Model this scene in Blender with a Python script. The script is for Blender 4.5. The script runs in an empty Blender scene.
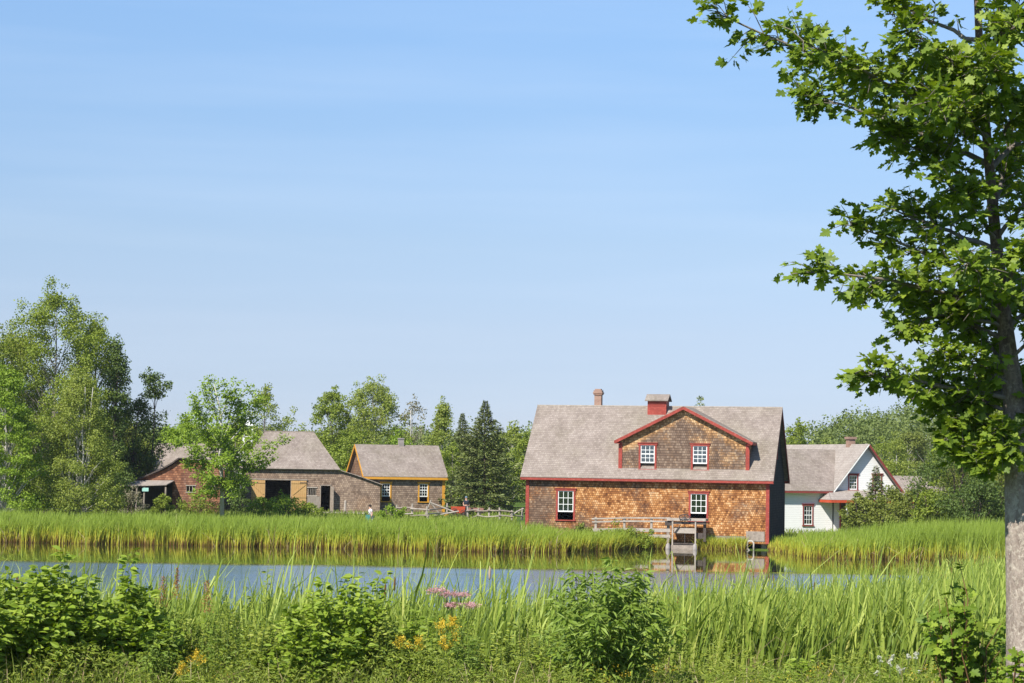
import bpy, math, random
import numpy as np
from mathutils import Vector, Matrix

random.seed(7)
RNG = np.random.default_rng(7)
S = bpy.context.scene
COL = S.collection
R = math.radians

# ------------------------------------------------------------------ camera
FPX = 2200.0
EYE = 4.65
PITCH = math.atan(124.5 / FPX)
ROLL = R(0.9)
cam_data = bpy.data.cameras.new('camera')
cam_data.sensor_width = 36.0
cam_data.lens = FPX * 36.0 / 1024.0
cam_data.clip_start = 0.5
cam_data.clip_end = 9000.0
cam = bpy.data.objects.new('camera', cam_data)
COL.objects.link(cam)
_fw = np.array([0, math.cos(PITCH), math.sin(PITCH)])
_up0 = np.array([0, -math.sin(PITCH), math.cos(PITCH)])
_r0 = np.array([1.0, 0, 0])
_r = math.cos(ROLL) * _r0 + math.sin(ROLL) * _up0
_u = math.cos(ROLL) * _up0 - math.sin(ROLL) * _r0
cam.matrix_world = Matrix(((_r[0], _u[0], -_fw[0], 0), (_r[1], _u[1], -_fw[1], 0), (_r[2], _u[2], -_fw[2], EYE), (0, 0, 0, 1)))
S.camera = cam


def at(px, py, dist):
    """surveyed position of a feature of the place, dist metres in front of the viewpoint"""
    d = _fw * FPX + _r * (px - 512) + _u * (341.5 - py)
    p = d * (dist / d[1])
    return np.array([p[0], p[1], p[2] + EYE])


# ------------------------------------------------------------------ sky and sun
SUN_EL = R(45)
SUN_AZ = R(33)          # to the left of straight behind the camera
sun_vec = Vector((-math.sin(SUN_AZ) * math.cos(SUN_EL), -math.cos(SUN_AZ) * math.cos(SUN_EL), math.sin(SUN_EL)))
sd = bpy.data.lights.new('sun', 'SUN')
sd.energy = 5.0
sd.angle = R(0.5)
sd.color = (1.0, 0.955, 0.87)
sun = bpy.data.objects.new('sun', sd)
COL.objects.link(sun)
sun.rotation_euler = sun_vec.to_track_quat('Z', 'Y').to_euler()
sun.location = (-60, -60, 90)

W = bpy.data.worlds.new('World')
S.world = W
W.use_nodes = True
wt = W.node_tree
for n in list(wt.nodes):
    wt.nodes.remove(n)
wo = wt.nodes.new('ShaderNodeOutputWorld')
wb = wt.nodes.new('ShaderNodeBackground')
wb.inputs['Strength'].default_value = 0.1155
sky = wt.nodes.new('ShaderNodeTexSky')
sky.sky_type = 'NISHITA'
sky.sun_disc = False
sky.sun_elevation = SUN_EL
sky.sun_rotation = math.atan2(sun_vec.x, sun_vec.y)
sky.altitude = 0
sky.air_density = 1.0
sky.dust_density = 0.0
sky.ozone_density = 3.0
# thin veil of high cloud low over the horizon
tc = wt.nodes.new('ShaderNodeTexCoord')
mp = wt.nodes.new('ShaderNodeMapping')
mp.inputs['Scale'].default_value = (2.2, 2.2, 30.0)
nz = wt.nodes.new('ShaderNodeTexNoise')
nz.inputs['Scale'].default_value = 1.6
nz.inputs['Detail'].default_value = 4.0
rp = wt.nodes.new('ShaderNodeValToRGB')
rp.color_ramp.elements[0].position = 0.46
rp.color_ramp.elements[0].color = (0, 0, 0, 1)
rp.color_ramp.elements[1].position = 0.75
rp.color_ramp.elements[1].color = (0.10, 0.10, 0.10, 1)
mx = wt.nodes.new('ShaderNodeMixRGB')
mx.inputs['Color2'].default_value = (5.6, 6.2, 7.1, 1)
grade = wt.nodes.new('ShaderNodeMixRGB')
grade.blend_type = 'MULTIPLY'
grade.inputs['Fac'].default_value = 1.0
gs_ = wt.nodes.new('ShaderNodeSeparateXYZ')
wt.links.new(tc.outputs['Generated'], gs_.inputs[0])
gr_ = wt.nodes.new('ShaderNodeValToRGB')
for pos_, c_ in ((0.03, (0.415, 0.46, 0.685)), (0.06, (0.526, 0.521, 0.667)), (0.10, (0.635, 0.615, 0.695)), (0.154, (0.714, 0.731, 0.80)), (0.206, (0.80, 0.85, 0.92)), (0.6, (0.95, 0.98, 1.05))):
    e_ = gr_.color_ramp.elements.new(pos_)
    e_.color = c_ + (1,)
gr_.color_ramp.elements[0].color = (0.36, 0.43, 0.72, 1)
gr_.color_ramp.elements[-1].color = (0.95, 0.98, 1.05, 1)
wt.links.new(gs_.outputs['Z'], gr_.inputs['Fac'])
wt.links.new(gr_.outputs['Color'], grade.inputs['Color2'])
wt.links.new(tc.outputs['Generated'], mp.inputs['Vector'])
wt.links.new(mp.outputs['Vector'], nz.inputs['Vector'])
wt.links.new(nz.outputs['Fac'], rp.inputs['Fac'])
wt.links.new(rp.outputs['Color'], mx.inputs['Fac'])
wt.links.new(sky.outputs['Color'], grade.inputs['Color1'])
wt.links.new(grade.outputs['Color'], mx.inputs['Color1'])
wt.links.new(mx.outputs['Color'], wb.inputs['Color'])
wt.links.new(wb.outputs['Background'], wo.inputs['Surface'])

S.view_settings.view_transform = 'Standard'
S.view_settings.look = 'None'
S.view_settings.exposure = 0.52
S.view_settings.gamma = 1.0
S.render.engine = 'CYCLES'
S.cycles.max_bounces = 8
S.cycles.transparent_max_bounces = 8

# ------------------------------------------------------------------ materials
MATS = {}


class NT:
    def __init__(self, name):
        m = bpy.data.materials.new(name)
        m.use_nodes = True
        self.m = m
        self.t = m.node_tree
        for n in list(self.t.nodes):
            self.t.nodes.remove(n)
        self.out = self.n('ShaderNodeOutputMaterial')
        MATS[name] = m

    def n(self, kind, **kw):
        nd = self.t.nodes.new(kind)
        for k, v in kw.items():
            if hasattr(nd, k):
                setattr(nd, k, v)
        return nd

    def l(self, a, b):
        self.t.links.new(a, b)

    def set(self, nd, **kw):
        for k, v in kw.items():
            nd.inputs[k.replace('_', ' ')].default_value = v
        return nd

    def math(self, op, a, b=None, clamp=False):
        nd = self.n('ShaderNodeMath', operation=op)
        nd.use_clamp = clamp
        for i, v in enumerate((a, b)):
            if v is None:
                continue
            if isinstance(v, (int, float)):
                nd.inputs[i].default_value = v
            else:
                self.l(v, nd.inputs[i])
        return nd.outputs[0]

    def ramp(self, fac, stops, interp='LINEAR'):
        nd = self.n('ShaderNodeValToRGB')
        cr = nd.color_ramp
        cr.interpolation = interp
        while len(cr.elements) < len(stops):
            cr.elements.new(0.5)
        for e, (p, c) in zip(cr.elements, stops):
            e.position = p
            e.color = tuple(c) + (1,) if len(c) == 3 else c
        if fac is not None:
            self.l(fac, nd.inputs['Fac'])
        return nd.outputs['Color']

    def noise(self, vec, scale, detail=3, rough=0.55, sx=None):
        if sx is not None:
            mpn = self.n('ShaderNodeMapping')
            mpn.inputs['Scale'].default_value = sx
            self.l(vec, mpn.inputs['Vector'])
            vec = mpn.outputs['Vector']
        nd = self.n('ShaderNodeTexNoise')
        nd.inputs['Scale'].default_value = scale
        nd.inputs['Detail'].default_value = detail
        nd.inputs['Roughness'].default_value = rough
        self.l(vec, nd.inputs['Vector'])
        return nd.outputs['Fac']

    def mix(self, fac, a, b, mode='MIX'):
        nd = self.n('ShaderNodeMixRGB', blend_type=mode)
        for k, v in (('Fac', fac), ('Color1', a), ('Color2', b)):
            if isinstance(v, (int, float)):
                nd.inputs[k].default_value = v
            elif isinstance(v, tuple):
                nd.inputs[k].default_value = v + (1,) if len(v) == 3 else v
            else:
                self.l(v, nd.inputs[k])
        return nd.outputs['Color']

    def bsdf(self, color, rough=0.8, spec=0.3, bump=None, bdist=0.02, bstr=0.6):
        p = self.n('ShaderNodeBsdfPrincipled')
        if isinstance(color, tuple):
            p.inputs['Base Color'].default_value = color + (1,)
        else:
            self.l(color, p.inputs['Base Color'])
        if isinstance(rough, (int, float)):
            p.inputs['Roughness'].default_value = rough
        else:
            self.l(rough, p.inputs['Roughness'])
        p.inputs['Specular IOR Level'].default_value = spec
        if bump is not None:
            b = self.n('ShaderNodeBump')
            b.inputs['Distance'].default_value = bdist
            b.inputs['Strength'].default_value = bstr
            self.l(bump, b.inputs['Height'])
            self.l(b.outputs['Normal'], p.inputs['Normal'])
        self.l(p.outputs['BSDF'], self.out.inputs['Surface'])
        return p


def objvec(k):
    return k.n('ShaderNodeTexCoord').outputs['Object']


def wallvec(k, vs=1.0, row=0.13, width=0.16):
    """(along the wall, up) coordinates on an upright or sloping face"""
    t = k.n('ShaderNodeTexCoord')
    so = k.n('ShaderNodeSeparateXYZ')
    k.l(t.outputs['Object'], so.inputs[0])
    sn = k.n('ShaderNodeSeparateXYZ')
    k.l(t.outputs['Normal'], sn.inputs[0])
    ax = k.math('ABSOLUTE', sn.outputs['X'])
    ay = k.math('ABSOLUTE', sn.outputs['Y'])
    g = k.math('GREATER_THAN', ax, ay)
    dif = k.math('SUBTRACT', so.outputs['Y'], so.outputs['X'])
    u = k.math('ADD', so.outputs['X'], k.math('MULTIPLY', g, dif))
    v = k.math('MULTIPLY', so.outputs['Z'], vs)
    c = k.n('ShaderNodeCombineXYZ')
    k.l(u, c.inputs['X'])
    k.l(v, c.inputs['Y'])
    return c.outputs[0], u, v, t.outputs['Object']


def shingle_mat(name, stops, weather=None, rake=None, wlo=0.45, whi=0.65, row=0.13, width=0.15, vs=1.0, line=0.35, nscale=0.35, var=0.5, xgrad=None, rough=0.9, gap=0.55):
    k = NT(name)
    vec, u, v, obj = wallvec(k, vs)
    # a little waviness along the courses
    br = k.n('ShaderNodeTexBrick')
    br.offset = 0.5
    br.offset_frequency = 2
    br.squash = 1.0
    k.set(br, Scale=1.0, Mortar_Size=0.012, Mortar_Smooth=0.3, Bias=0.0, Brick_Width=width, Row_Height=row)
    br.inputs['Color1'].default_value = (0, 0, 0, 1)
    br.inputs['Color2'].default_value = (1, 1, 1, 1)
    br.inputs['Mortar'].default_value = (0.5, 0.5, 0.5, 1)
    k.l(vec, br.inputs['Vector'])
    fine = k.noise(vec, 5.0, 4, 0.7, (1.0, 2.2, 1))
    mid = k.noise(vec, 1.1, 4, 0.7)
    bw = k.n('ShaderNodeRGBToBW')
    k.l(br.outputs['Color'], bw.inputs[0])
    f = k.math('MULTIPLY', bw.outputs[0], var)
    f = k.math('ADD', f, k.math('MULTIPLY', fine, 1.0 - var))
    f = k.math('ADD', f, k.math('MULTIPLY', k.math('SUBTRACT', mid, 0.5), 1.1), clamp=True)
    col = k.ramp(f, stops)
    if weather:
        big = k.noise(obj, nscale, 4, 0.6)
        if xgrad:
            so = k.n('ShaderNodeSeparateXYZ')
            k.l(obj, so.inputs[0])
            x0, x1, a0, a1 = xgrad
            mr = k.n('ShaderNodeMapRange')
            mr.inputs['From Min'].default_value = x0
            mr.inputs['From Max'].default_value = x1
            mr.inputs['To Min'].default_value = a0
            mr.inputs['To Max'].default_value = a1
            k.l(so.outputs['X'], mr.inputs['Value'])
            big = k.math('ADD', big, mr.outputs[0])
        if rake:
            # boards close under the sheltering rakes keep their orange; the open middle has greyed
            so = k.n('ShaderNodeSeparateXYZ')
            k.l(obj, so.inputs[0])
            ax_, az_, s_ = rake
            dx = k.math('MULTIPLY', k.math('ABSOLUTE', k.math('SUBTRACT', so.outputs['X'], ax_)), s_)
            dd = k.math('SUBTRACT', k.math('SUBTRACT', az_, dx), so.outputs['Z'])
            mr = k.n('ShaderNodeMapRange')
            mr.inputs['From Min'].default_value = 0.1
            mr.inputs['From Max'].default_value = 0.95
            mr.inputs['To Min'].default_value = -0.32
            mr.inputs['To Max'].default_value = 0.12
            k.l(dd, mr.inputs['Value'])
            big = k.math('ADD', big, mr.outputs[0])
        w = k.ramp(k.math('ADD', big, k.math('MULTIPLY', k.math('SUBTRACT', fine, 0.5), 0.6)), [(wlo, (0, 0, 0)), (whi, (1, 1, 1))])
        wcol = k.ramp(f, weather)
        col = k.mix(w, col, wcol)
    # course lines: the butt of each course
    fr = k.math('FRACT', k.math('DIVIDE', v, row))
    lf = k.ramp(fr, [(0.0, (line, line, line)), (0.16, (1, 1, 1)), (1.0, (0.92, 0.92, 0.92))])
    col = k.mix(1.0, col, lf, 'MULTIPLY')
    mf = k.math('MULTIPLY', br.outputs['Fac'], gap)
    col = k.mix(mf, col, (0.02, 0.017, 0.015))
    hgt = k.math('ADD', k.math('MULTIPLY', k.math('SUBTRACT', 1.0, fr), 1.0), k.math('MULTIPLY', fine, 0.6))
    k.bsdf(col, rough, 0.15, hgt, 0.02, 0.7)
    return k.m


def board_mat(name, col_a, col_b, row=0.11, vertical=False, line=0.45, rough=0.8, vs=1.0, nz=3.0):
    k = NT(name)
    vec, u, v, obj = wallvec(k, vs)
    ax = u if vertical else v
    fr = k.math('FRACT', k.math('DIVIDE', ax, row))
    n1 = k.noise(vec, nz, 5, 0.7, (1, 6, 1) if not vertical else (6, 1, 1))
    n2 = k.noise(obj, 0.6, 3)
    f = k.math('ADD', k.math('MULTIPLY', n1, 0.7), k.math('MULTIPLY', n2, 0.3))
    col = k.ramp(f, [(0.3, col_a), (0.7, col_b)])
    lf = k.ramp(fr, [(0.0, (line, line, line)), (0.12, (1, 1, 1)), (1.0, (1, 1, 1))])
    col = k.mix(1.0, col, lf, 'MULTIPLY')
    k.bsdf(col, rough, 0.25, k.math('SUBTRACT', 1.0, fr), 0.012, 0.6)
    return k.m


def paint_mat(name, col, rough=0.6, var=0.25, scale=3.0, wear=None):
    k = NT(name)
    o = objvec(k)
    n = k.noise(o, scale, 5, 0.7)
    lo = tuple(c * (1 - var) for c in col)
    hi = tuple(min(1, c * (1 + var * 0.6)) for c in col)
    c = k.ramp(n, [(0.3, lo), (0.7, hi)])
    if wear:
        n2 = k.noise(o, scale * 4, 4, 0.75)
        c = k.mix(k.ramp(n2, [(0.58, (0, 0, 0)), (0.68, (0.8, 0.8, 0.8))]), c, wear)
    k.bsdf(c, rough, 0.3, n, 0.004, 0.3)
    return k.m


def leaf_mat(name, stops, trans=0.32, clump=0.35, scale=0.6, gloss=0.02, rough=0.6, tcol=(1.25, 1.25, 0.55), zstops=None):
    """thin leaves: diffuse + light passing through + a little sheen, hue varying leaf by leaf"""
    k = NT(name)
    g = k.n('ShaderNodeNewGeometry')
    o = objvec(k)
    nz = k.noise(o, scale, 2)
    f = k.math('ADD', k.math('MULTIPLY', g.outputs['Random Per Island'], 1 - clump), k.math('MULTIPLY', nz, clump), clamp=True)
    col = k.ramp(f, stops)
    if zstops:
        so = k.n('ShaderNodeSeparateXYZ')
        k.l(o, so.inputs[0])
        zz = k.math('ADD', so.outputs['Z'], k.math('MULTIPLY', k.math('SUBTRACT', g.outputs['Random Per Island'], 0.5), zstops['jit']))
        mr = k.n('ShaderNodeMapRange')
        mr.inputs['From Min'].default_value = zstops['z0']
        mr.inputs['From Max'].default_value = zstops['z1']
        k.l(zz, mr.inputs['Value'])
        a = k.ramp(mr.outputs[0], zstops['alpha'])
        c2 = k.ramp(mr.outputs[0], zstops['col'])
        col = k.mix(a, col, c2)
    d = k.n('ShaderNodeBsdfDiffuse')
    k.l(col, d.inputs['Color'])
    t = k.n('ShaderNodeBsdfTranslucent')
    tc_ = k.mix(1.0, col, tcol, 'MULTIPLY')
    k.l(tc_, t.inputs['Color'])
    m1 = k.n('ShaderNodeMixShader')
    m1.inputs[0].default_value = trans
    k.l(d.outputs[0], m1.inputs[1])
    k.l(t.outputs[0], m1.inputs[2])
    gl = k.n('ShaderNodeBsdfGlossy')
    gl.inputs['Roughness'].default_value = rough
    gl.inputs['Color'].default_value = (1, 1, 1, 1)
    m2 = k.n('ShaderNodeMixShader')
    m2.inputs[0].default_value = gloss
    k.l(m1.outputs[0], m2.inputs[1])
    k.l(gl.outputs[0], m2.inputs[2])
    k.l(m2.outputs[0], k.out.inputs['Surface'])
    return k.m


def bark_mat(name, a, b, scale=6, lichen=None, young=None):
    k = NT(name)
    o = objvec(k)
    n = k.noise(o, scale, 6, 0.75, (1, 1, 0.3))
    c = k.ramp(n, [(0.3, a), (0.7, b)])
    if lichen:
        n2 = k.noise(o, scale * 1.2, 5, 0.7)
        c = k.mix(k.ramp(n2, [(0.5, (0, 0, 0)), (0.6, (0.75, 0.75, 0.75))]), c, lichen)
    if young:  # darkens the bark with height: crown shade put into the colour
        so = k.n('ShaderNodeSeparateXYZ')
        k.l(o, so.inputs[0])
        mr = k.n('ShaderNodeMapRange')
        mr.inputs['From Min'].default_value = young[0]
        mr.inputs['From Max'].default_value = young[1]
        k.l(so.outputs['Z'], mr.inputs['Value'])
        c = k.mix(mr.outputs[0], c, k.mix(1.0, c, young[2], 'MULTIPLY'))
    k.bsdf(c, 0.9, 0.15, n, 0.05, 1.0)
    return k.m


# walls and roofs
shingle_mat('mill_shingles', [(0.12, (0.093, 0.0342, 0.0141)), (0.36, (0.2697, 0.1035, 0.0334)), (0.58, (0.4836, 0.2205, 0.0748)), (0.9, (0.744, 0.468, 0.2376))],
            weather=[(0.0, (0.07, 0.045, 0.033)), (0.5, (0.17, 0.105, 0.07)), (1.0, (0.36, 0.25, 0.17))], wlo=0.5, whi=0.74, nscale=0.5, xgrad=(0.0, 5.0, 0.27, 0.0), row=0.13, width=0.12, var=.42)
shingle_mat('dormer_shingles', [(0.1, (0.14, 0.07, 0.03)), (0.5, (0.48, 0.26, 0.11)), (0.95, (0.80, 0.56, 0.30))], rake=(9.39, 8.2, .507), width=0.12,
            weather=[(0.0, (0.08, 0.05, 0.036)), (0.5, (0.18, 0.12, 0.085)), (1.0, (0.34, 0.25, 0.18))], wlo=0.4, whi=0.62, nscale=0.5, row=0.15)
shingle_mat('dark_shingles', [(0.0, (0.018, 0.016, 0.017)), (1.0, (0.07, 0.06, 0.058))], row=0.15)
shingle_mat('roof_shingles', [(0.0, (0.1598, 0.1261, 0.1025)), (0.5, (0.2877, 0.2365, 0.2011)), (1.0, (0.4316, 0.3667, 0.3154))],
            weather=[(0.0, (0.15, 0.12, 0.085)), (1.0, (0.37, 0.32, 0.26))], row=0.11, width=0.14, line=0.84, var=0.3, wlo=0.4, whi=0.7, gap=0.22)
shingle_mat('roof_shingles_pale', [(0.0, (0.2474, 0.2067, 0.1785)), (0.5, (0.3616, 0.31, 0.2677)), (1.0, (0.4758, 0.4227, 0.3664))], row=0.12, width=0.16, line=0.86, var=0.3, gap=0.2)
shingle_mat('grey_shingles', [(0.0, (0.12, 0.082, 0.06)), (0.5, (0.27, 0.192, 0.142)), (1.0, (0.46, 0.345, 0.25))],
            weather=[(0.0, (0.16, 0.09, 0.055)), (1.0, (0.42, 0.27, 0.17))], wlo=0.55, whi=0.8, row=0.15)
shingle_mat('red_shingles', [(0.0, (0.10, 0.045, 0.03)), (0.5, (0.26, 0.11, 0.06)), (1.0, (0.52, 0.28, 0.16))],
            weather=[(0.0, (0.11, 0.05, 0.04)), (1.0, (0.30, 0.17, 0.12))], row=0.17, width=0.2)
board_mat('white_clapboard', (0.70, 0.69, 0.66), (0.83, 0.82, 0.79), row=0.13, line=0.6)
board_mat('door_planks', (0.36, 0.20, 0.075), (0.62, 0.40, 0.17), row=0.16, vertical=True, line=0.5)
board_mat('grey_planks', (0.18, 0.145, 0.12), (0.36, 0.31, 0.26), row=0.2, vertical=True, line=0.6)
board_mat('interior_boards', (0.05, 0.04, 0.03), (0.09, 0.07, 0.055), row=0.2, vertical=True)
paint_mat('red_trim', (0.31, 0.05, 0.034), var=0.25, wear=(0.5, 0.17, 0.13))
paint_mat('maroon_trim', (0.24, 0.05, 0.04), var=0.2)
paint_mat('orange_trim', (0.62, 0.30, 0.035), var=0.15)
paint_mat('white_paint', (0.80, 0.80, 0.76), var=0.08)
paint_mat('old_wood', (0.31, 0.255, 0.21), 0.85, var=0.4, scale=5)
paint_mat('pale_wood', (0.40, 0.345, 0.29), 0.85, var=0.3, scale=5)
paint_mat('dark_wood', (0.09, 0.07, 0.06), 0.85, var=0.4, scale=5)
paint_mat('concrete', (0.32, 0.285, 0.26), 0.9, var=0.3, scale=4)
paint_mat('iron', (0.06, 0.055, 0.055), 0.5, var=0.3)
paint_mat('pipe_paint', (0.50, 0.46, 0.41), 0.5, var=0.15)
paint_mat('cart_red', (0.55, 0.085, 0.035), 0.5, var=0.2)
paint_mat('cart_pink', (0.33, 0.17, 0.13), 0.6, var=0.2)
paint_mat('sign_green', (0.35, 0.62, 0.55), 0.6, var=0.1)
paint_mat('skin', (0.62, 0.36, 0.25), 0.6, var=0.05)
paint_mat('cloth_white', (0.80, 0.74, 0.72), 0.9, var=0.08)
paint_mat('cloth_pink', (0.75, 0.42, 0.36), 0.9, var=0.1)
paint_mat('cloth_teal', (0.05, 0.22, 0.22), 0.9, var=0.2)
paint_mat('cloth_dark', (0.025, 0.03, 0.045), 0.9, var=0.2)
paint_mat('cloth_cap', (0.14, 0.2, 0.26), 0.9, var=0.2)
paint_mat('hair', (0.03, 0.018, 0.012), 0.7, var=0.2)
k = NT('brick')
vec, u, v, obj = wallvec(k)
br = k.n('ShaderNodeTexBrick')
k.set(br, Scale=1.0, Mortar_Size=0.008, Brick_Width=0.21, Row_Height=0.075)
br.inputs['Color1'].default_value = (0.24, 0.11, 0.07, 1)
br.inputs['Color2'].default_value = (0.36, 0.18, 0.11, 1)
br.inputs['Mortar'].default_value = (0.30, 0.26, 0.22, 1)
k.l(vec, br.inputs['Vector'])
k.bsdf(k.mix(k.math('MULTIPLY', k.noise(obj, 4, 4), 0.5), br.outputs['Color'], (0.36, 0.28, 0.24)), 0.9, 0.2)
k = NT('glass')
p = k.n('ShaderNodeBsdfGlossy')
p.inputs['Roughness'].default_value = 0.04
p.inputs['Color'].default_value = (0.9, 0.95, 1.0, 1)
tr = k.n('ShaderNodeBsdfTransparent')
tr.inputs['Color'].default_value = (0.75, 0.8, 0.8, 1)
fz = k.n('ShaderNodeFresnel')
fz.inputs['IOR'].default_value = 1.5
msx = k.n('ShaderNodeMixShader')
k.l(k.math('ADD', fz.outputs[0], 0.1), msx.inputs[0])
k.l(tr.outputs[0], msx.inputs[1])
k.l(p.outputs[0], msx.inputs[2])
k.l(msx.outputs[0], k.out.inputs['Surface'])
paint_mat('blind', (0.30, 0.36, 0.28), 0.9, var=0.3, scale=2)

# ground
k = NT('grass_ground')
o = objvec(k)
n1 = k.noise(o, 0.25, 5, 0.7)
n2 = k.noise(o, 9.0, 4, 0.7)
k.bsdf(k.ramp(k.math('ADD', k.math('MULTIPLY', n1, 0.5), k.math('MULTIPLY', n2, 0.5)), [(0.3, (0.035, 0.05, 0.012)), (0.55, (0.085, 0.14, 0.02)), (0.75, (0.16, 0.19, 0.045))]), 0.95, 0.1, n2, 0.05, 0.8)

# water: calm in the lee of the far reeds, wind-rippled in the open pond
k = NT('pond_water')
g = k.n('ShaderNodeNewGeometry')
sp = k.n('ShaderNodeSeparateXYZ')
k.l(g.outputs['Position'], sp.inputs[0])
edge = k.noise(g.outputs['Position'], 0.10, 3, 0.6, (0.35, 1.0, 1))
yy = k.math('ADD', sp.outputs['Y'], k.math('MULTIPLY', k.math('SUBTRACT', edge, 0.5), 7.0))
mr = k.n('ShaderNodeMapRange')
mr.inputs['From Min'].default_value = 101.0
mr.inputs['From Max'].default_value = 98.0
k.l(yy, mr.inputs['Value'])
rip1 = k.noise(g.outputs['Position'], 2.6, 3, 0.6, (0.7, 1.0, 1))
rip2 = k.noise(g.outputs['Position'], 0.5, 2, 0.5, (0.6, 1.0, 1))
calm = k.noise(g.outputs['Position'], 1.3, 2, 0.5, (0.3, 1.0, 1))
hgt = k.math('ADD', k.math('MULTIPLY', mr.outputs[0], k.math('ADD', rip1, k.math('MULTIPLY', rip2, 1.2))), k.math('MULTIPLY', calm, 0.02))
wind = k.noise(g.outputs['Position'], 0.09, 3, 0.6, (0.4, 1.0, 1))
rgh = k.math('ADD', 0.03, k.math('MULTIPLY', mr.outputs[0], k.math('ADD', 0.07, k.math('MULTIPLY', wind, 0.2))))
band = k.noise(g.outputs['Position'], 0.7, 3, 0.6, (0.12, 1.0, 1))
rgh = k.math('MULTIPLY', rgh, k.math('ADD', 0.55, k.math('MULTIPLY', band, 0.9)))
pr = k.bsdf(k.mix(mr.outputs[0], (0.035, 0.04, 0.012), (0.095, 0.14, 0.215)), rgh, 0.5, hgt, 0.035, 1.0)  # blue of the reflected sky is also put into the rippled base colour
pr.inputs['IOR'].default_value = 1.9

# leaves
leaf_mat('maple_leaf', [(0.0, (0.0698, 0.1197, 0.0072)), (0.5, (0.1546, 0.2346, 0.0126)), (0.93, (0.2793, 0.3543, 0.027)), (0.985, (0.399, 0.2777, 0.036)), (1.0, (0.4988, 0.1915, 0.045))], 0.36, clump=0.3, scale=0.8, gloss=0.025)
leaf_mat('sapling_leaf', [(0.0, (0.092, 0.1575, 0.012)), (0.5, (0.1725, 0.2625, 0.02)), (0.9, (0.276, 0.357, 0.035)), (0.96, (0.46, 0.2625, 0.03)), (1.0, (0.6325, 0.126, 0.04))], 0.3, clump=0.25, gloss=0.02)
leaf_mat('shrub_leaf', [(0.0, (0.1, 0.16, 0.01)), (0.5, (0.21, 0.3, 0.02)), (1.0, (0.37, 0.45, 0.06))], 0.3, clump=0.3, scale=1.2, gloss=0.02)
leaf_mat('willow_shrub_leaf', [(0.0, (0.092, 0.1568, 0.018)), (0.5, (0.184, 0.2688, 0.03)), (1.0, (0.3105, 0.4032, 0.08))], 0.3, clump=0.3, scale=1.2, gloss=0.02)
leaf_mat('weed_leaf', [(0.0, (0.11, 0.16, 0.018)), (0.5, (0.22, 0.28, 0.03)), (0.85, (0.36, 0.39, 0.06)), (1.0, (0.38, 0.3, 0.1))], 0.3, clump=0.45, scale=0.7)
leaf_mat('bright_leaf', [(0.0, (0.1173, 0.1978, 0.0108)), (0.5, (0.2132, 0.3165, 0.0194)), (1.0, (0.3305, 0.4253, 0.0432))], 0.35, scale=0.5)
leaf_mat('green_leaf', [(0.0, (0.11, 0.1615, 0.0143)), (0.5, (0.2091, 0.271, 0.0232)), (1.0, (0.341, 0.3857, 0.049))], 0.33, scale=0.4)
leaf_mat('pale_leaf', [(0.0, (0.1389, 0.1901, 0.027)), (0.5, (0.2458, 0.3001, 0.0405)), (1.0, (0.3847, 0.4102, 0.081))], 0.33, scale=0.4)
leaf_mat('dark_leaf', [(0.0, (0.0474, 0.0851, 0.0151)), (0.5, (0.0895, 0.14, 0.0221)), (1.0, (0.1685, 0.22, 0.0403))], 0.25, scale=0.4)
leaf_mat('olive_leaf', [(0.0, (0.0961, 0.1239, 0.0187)), (0.5, (0.1827, 0.2192, 0.03)), (1.0, (0.2979, 0.3145, 0.0562))], 0.3, scale=0.4)
leaf_mat('dry_twig_leaf', [(0.0, (0.16, 0.15, 0.09)), (0.6, (0.26, 0.24, 0.15)), (1.0, (0.36, 0.30, 0.22))], 0.25)
leaf_mat('forest_leaf', [(0.0, (0.0961, 0.1392, 0.0336)), (0.5, (0.1634, 0.211, 0.048)), (1.0, (0.2499, 0.2783, 0.0864))], 0.3, clump=0.6, scale=0.12)
leaf_mat('spruce_needle', [(0.0, (0.07, 0.10, 0.026)), (0.5, (0.155, 0.19, 0.048)), (1.0, (0.29, 0.30, 0.11))], 0.12, scale=0.5, gloss=0.03)
REEDZ = dict(z0=-0.1, z1=1.1, jit=0.7, alpha=[(0.0, (1, 1, 1)), (0.5, (0.85, 0.85, 0.85)), (1.0, (0, 0, 0))],
             col=[(0.0, (0.14, 0.07, 0.02)), (0.14, (0.24, 0.14, 0.03)), (0.24, (0.52, 0.46, 0.05)), (0.6, (0.42, 0.46, 0.04)), (1.0, (0.32, 0.42, 0.035))])
leaf_mat('far_reed', [(0.0, (0.168, 0.2376, 0.0255)), (0.5, (0.252, 0.3432, 0.0382)), (1.0, (0.3528, 0.4312, 0.068))], 0.3, clump=0.6, scale=0.45, gloss=0.02, zstops=REEDZ)
leaf_mat('near_reed', [(0.0, (0.1, 0.16, 0.02)), (0.5, (0.255, 0.34, 0.045)), (0.9, (0.44, 0.5, 0.1)), (1.0, (0.55, 0.44, 0.18))], 0.28, clump=0.15, scale=0.35, gloss=0.02)
leaf_mat('meadow_blade', [(0.0, (0.135, 0.184, 0.0225)), (0.5, (0.225, 0.2852, 0.036)), (1.0, (0.342, 0.368, 0.081))], 0.3, clump=0.5, scale=0.3, gloss=0.02)
leaf_mat('dry_blade', [(0.0, (0.20, 0.13, 0.06)), (0.6, (0.38, 0.29, 0.15)), (1.0, (0.52, 0.44, 0.27))], 0.2)
leaf_mat('goldenrod_flower', [(0.0, (0.52, 0.36, 0.02)), (1.0, (0.74, 0.54, 0.05))], 0.2)
leaf_mat('pink_flower', [(0.0, (0.45, 0.20, 0.22)), (1.0, (0.70, 0.42, 0.44))], 0.2)
leaf_mat('rust_seed', [(0.0, (0.22, 0.09, 0.03)), (1.0, (0.42, 0.20, 0.07))], 0.15)
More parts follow.
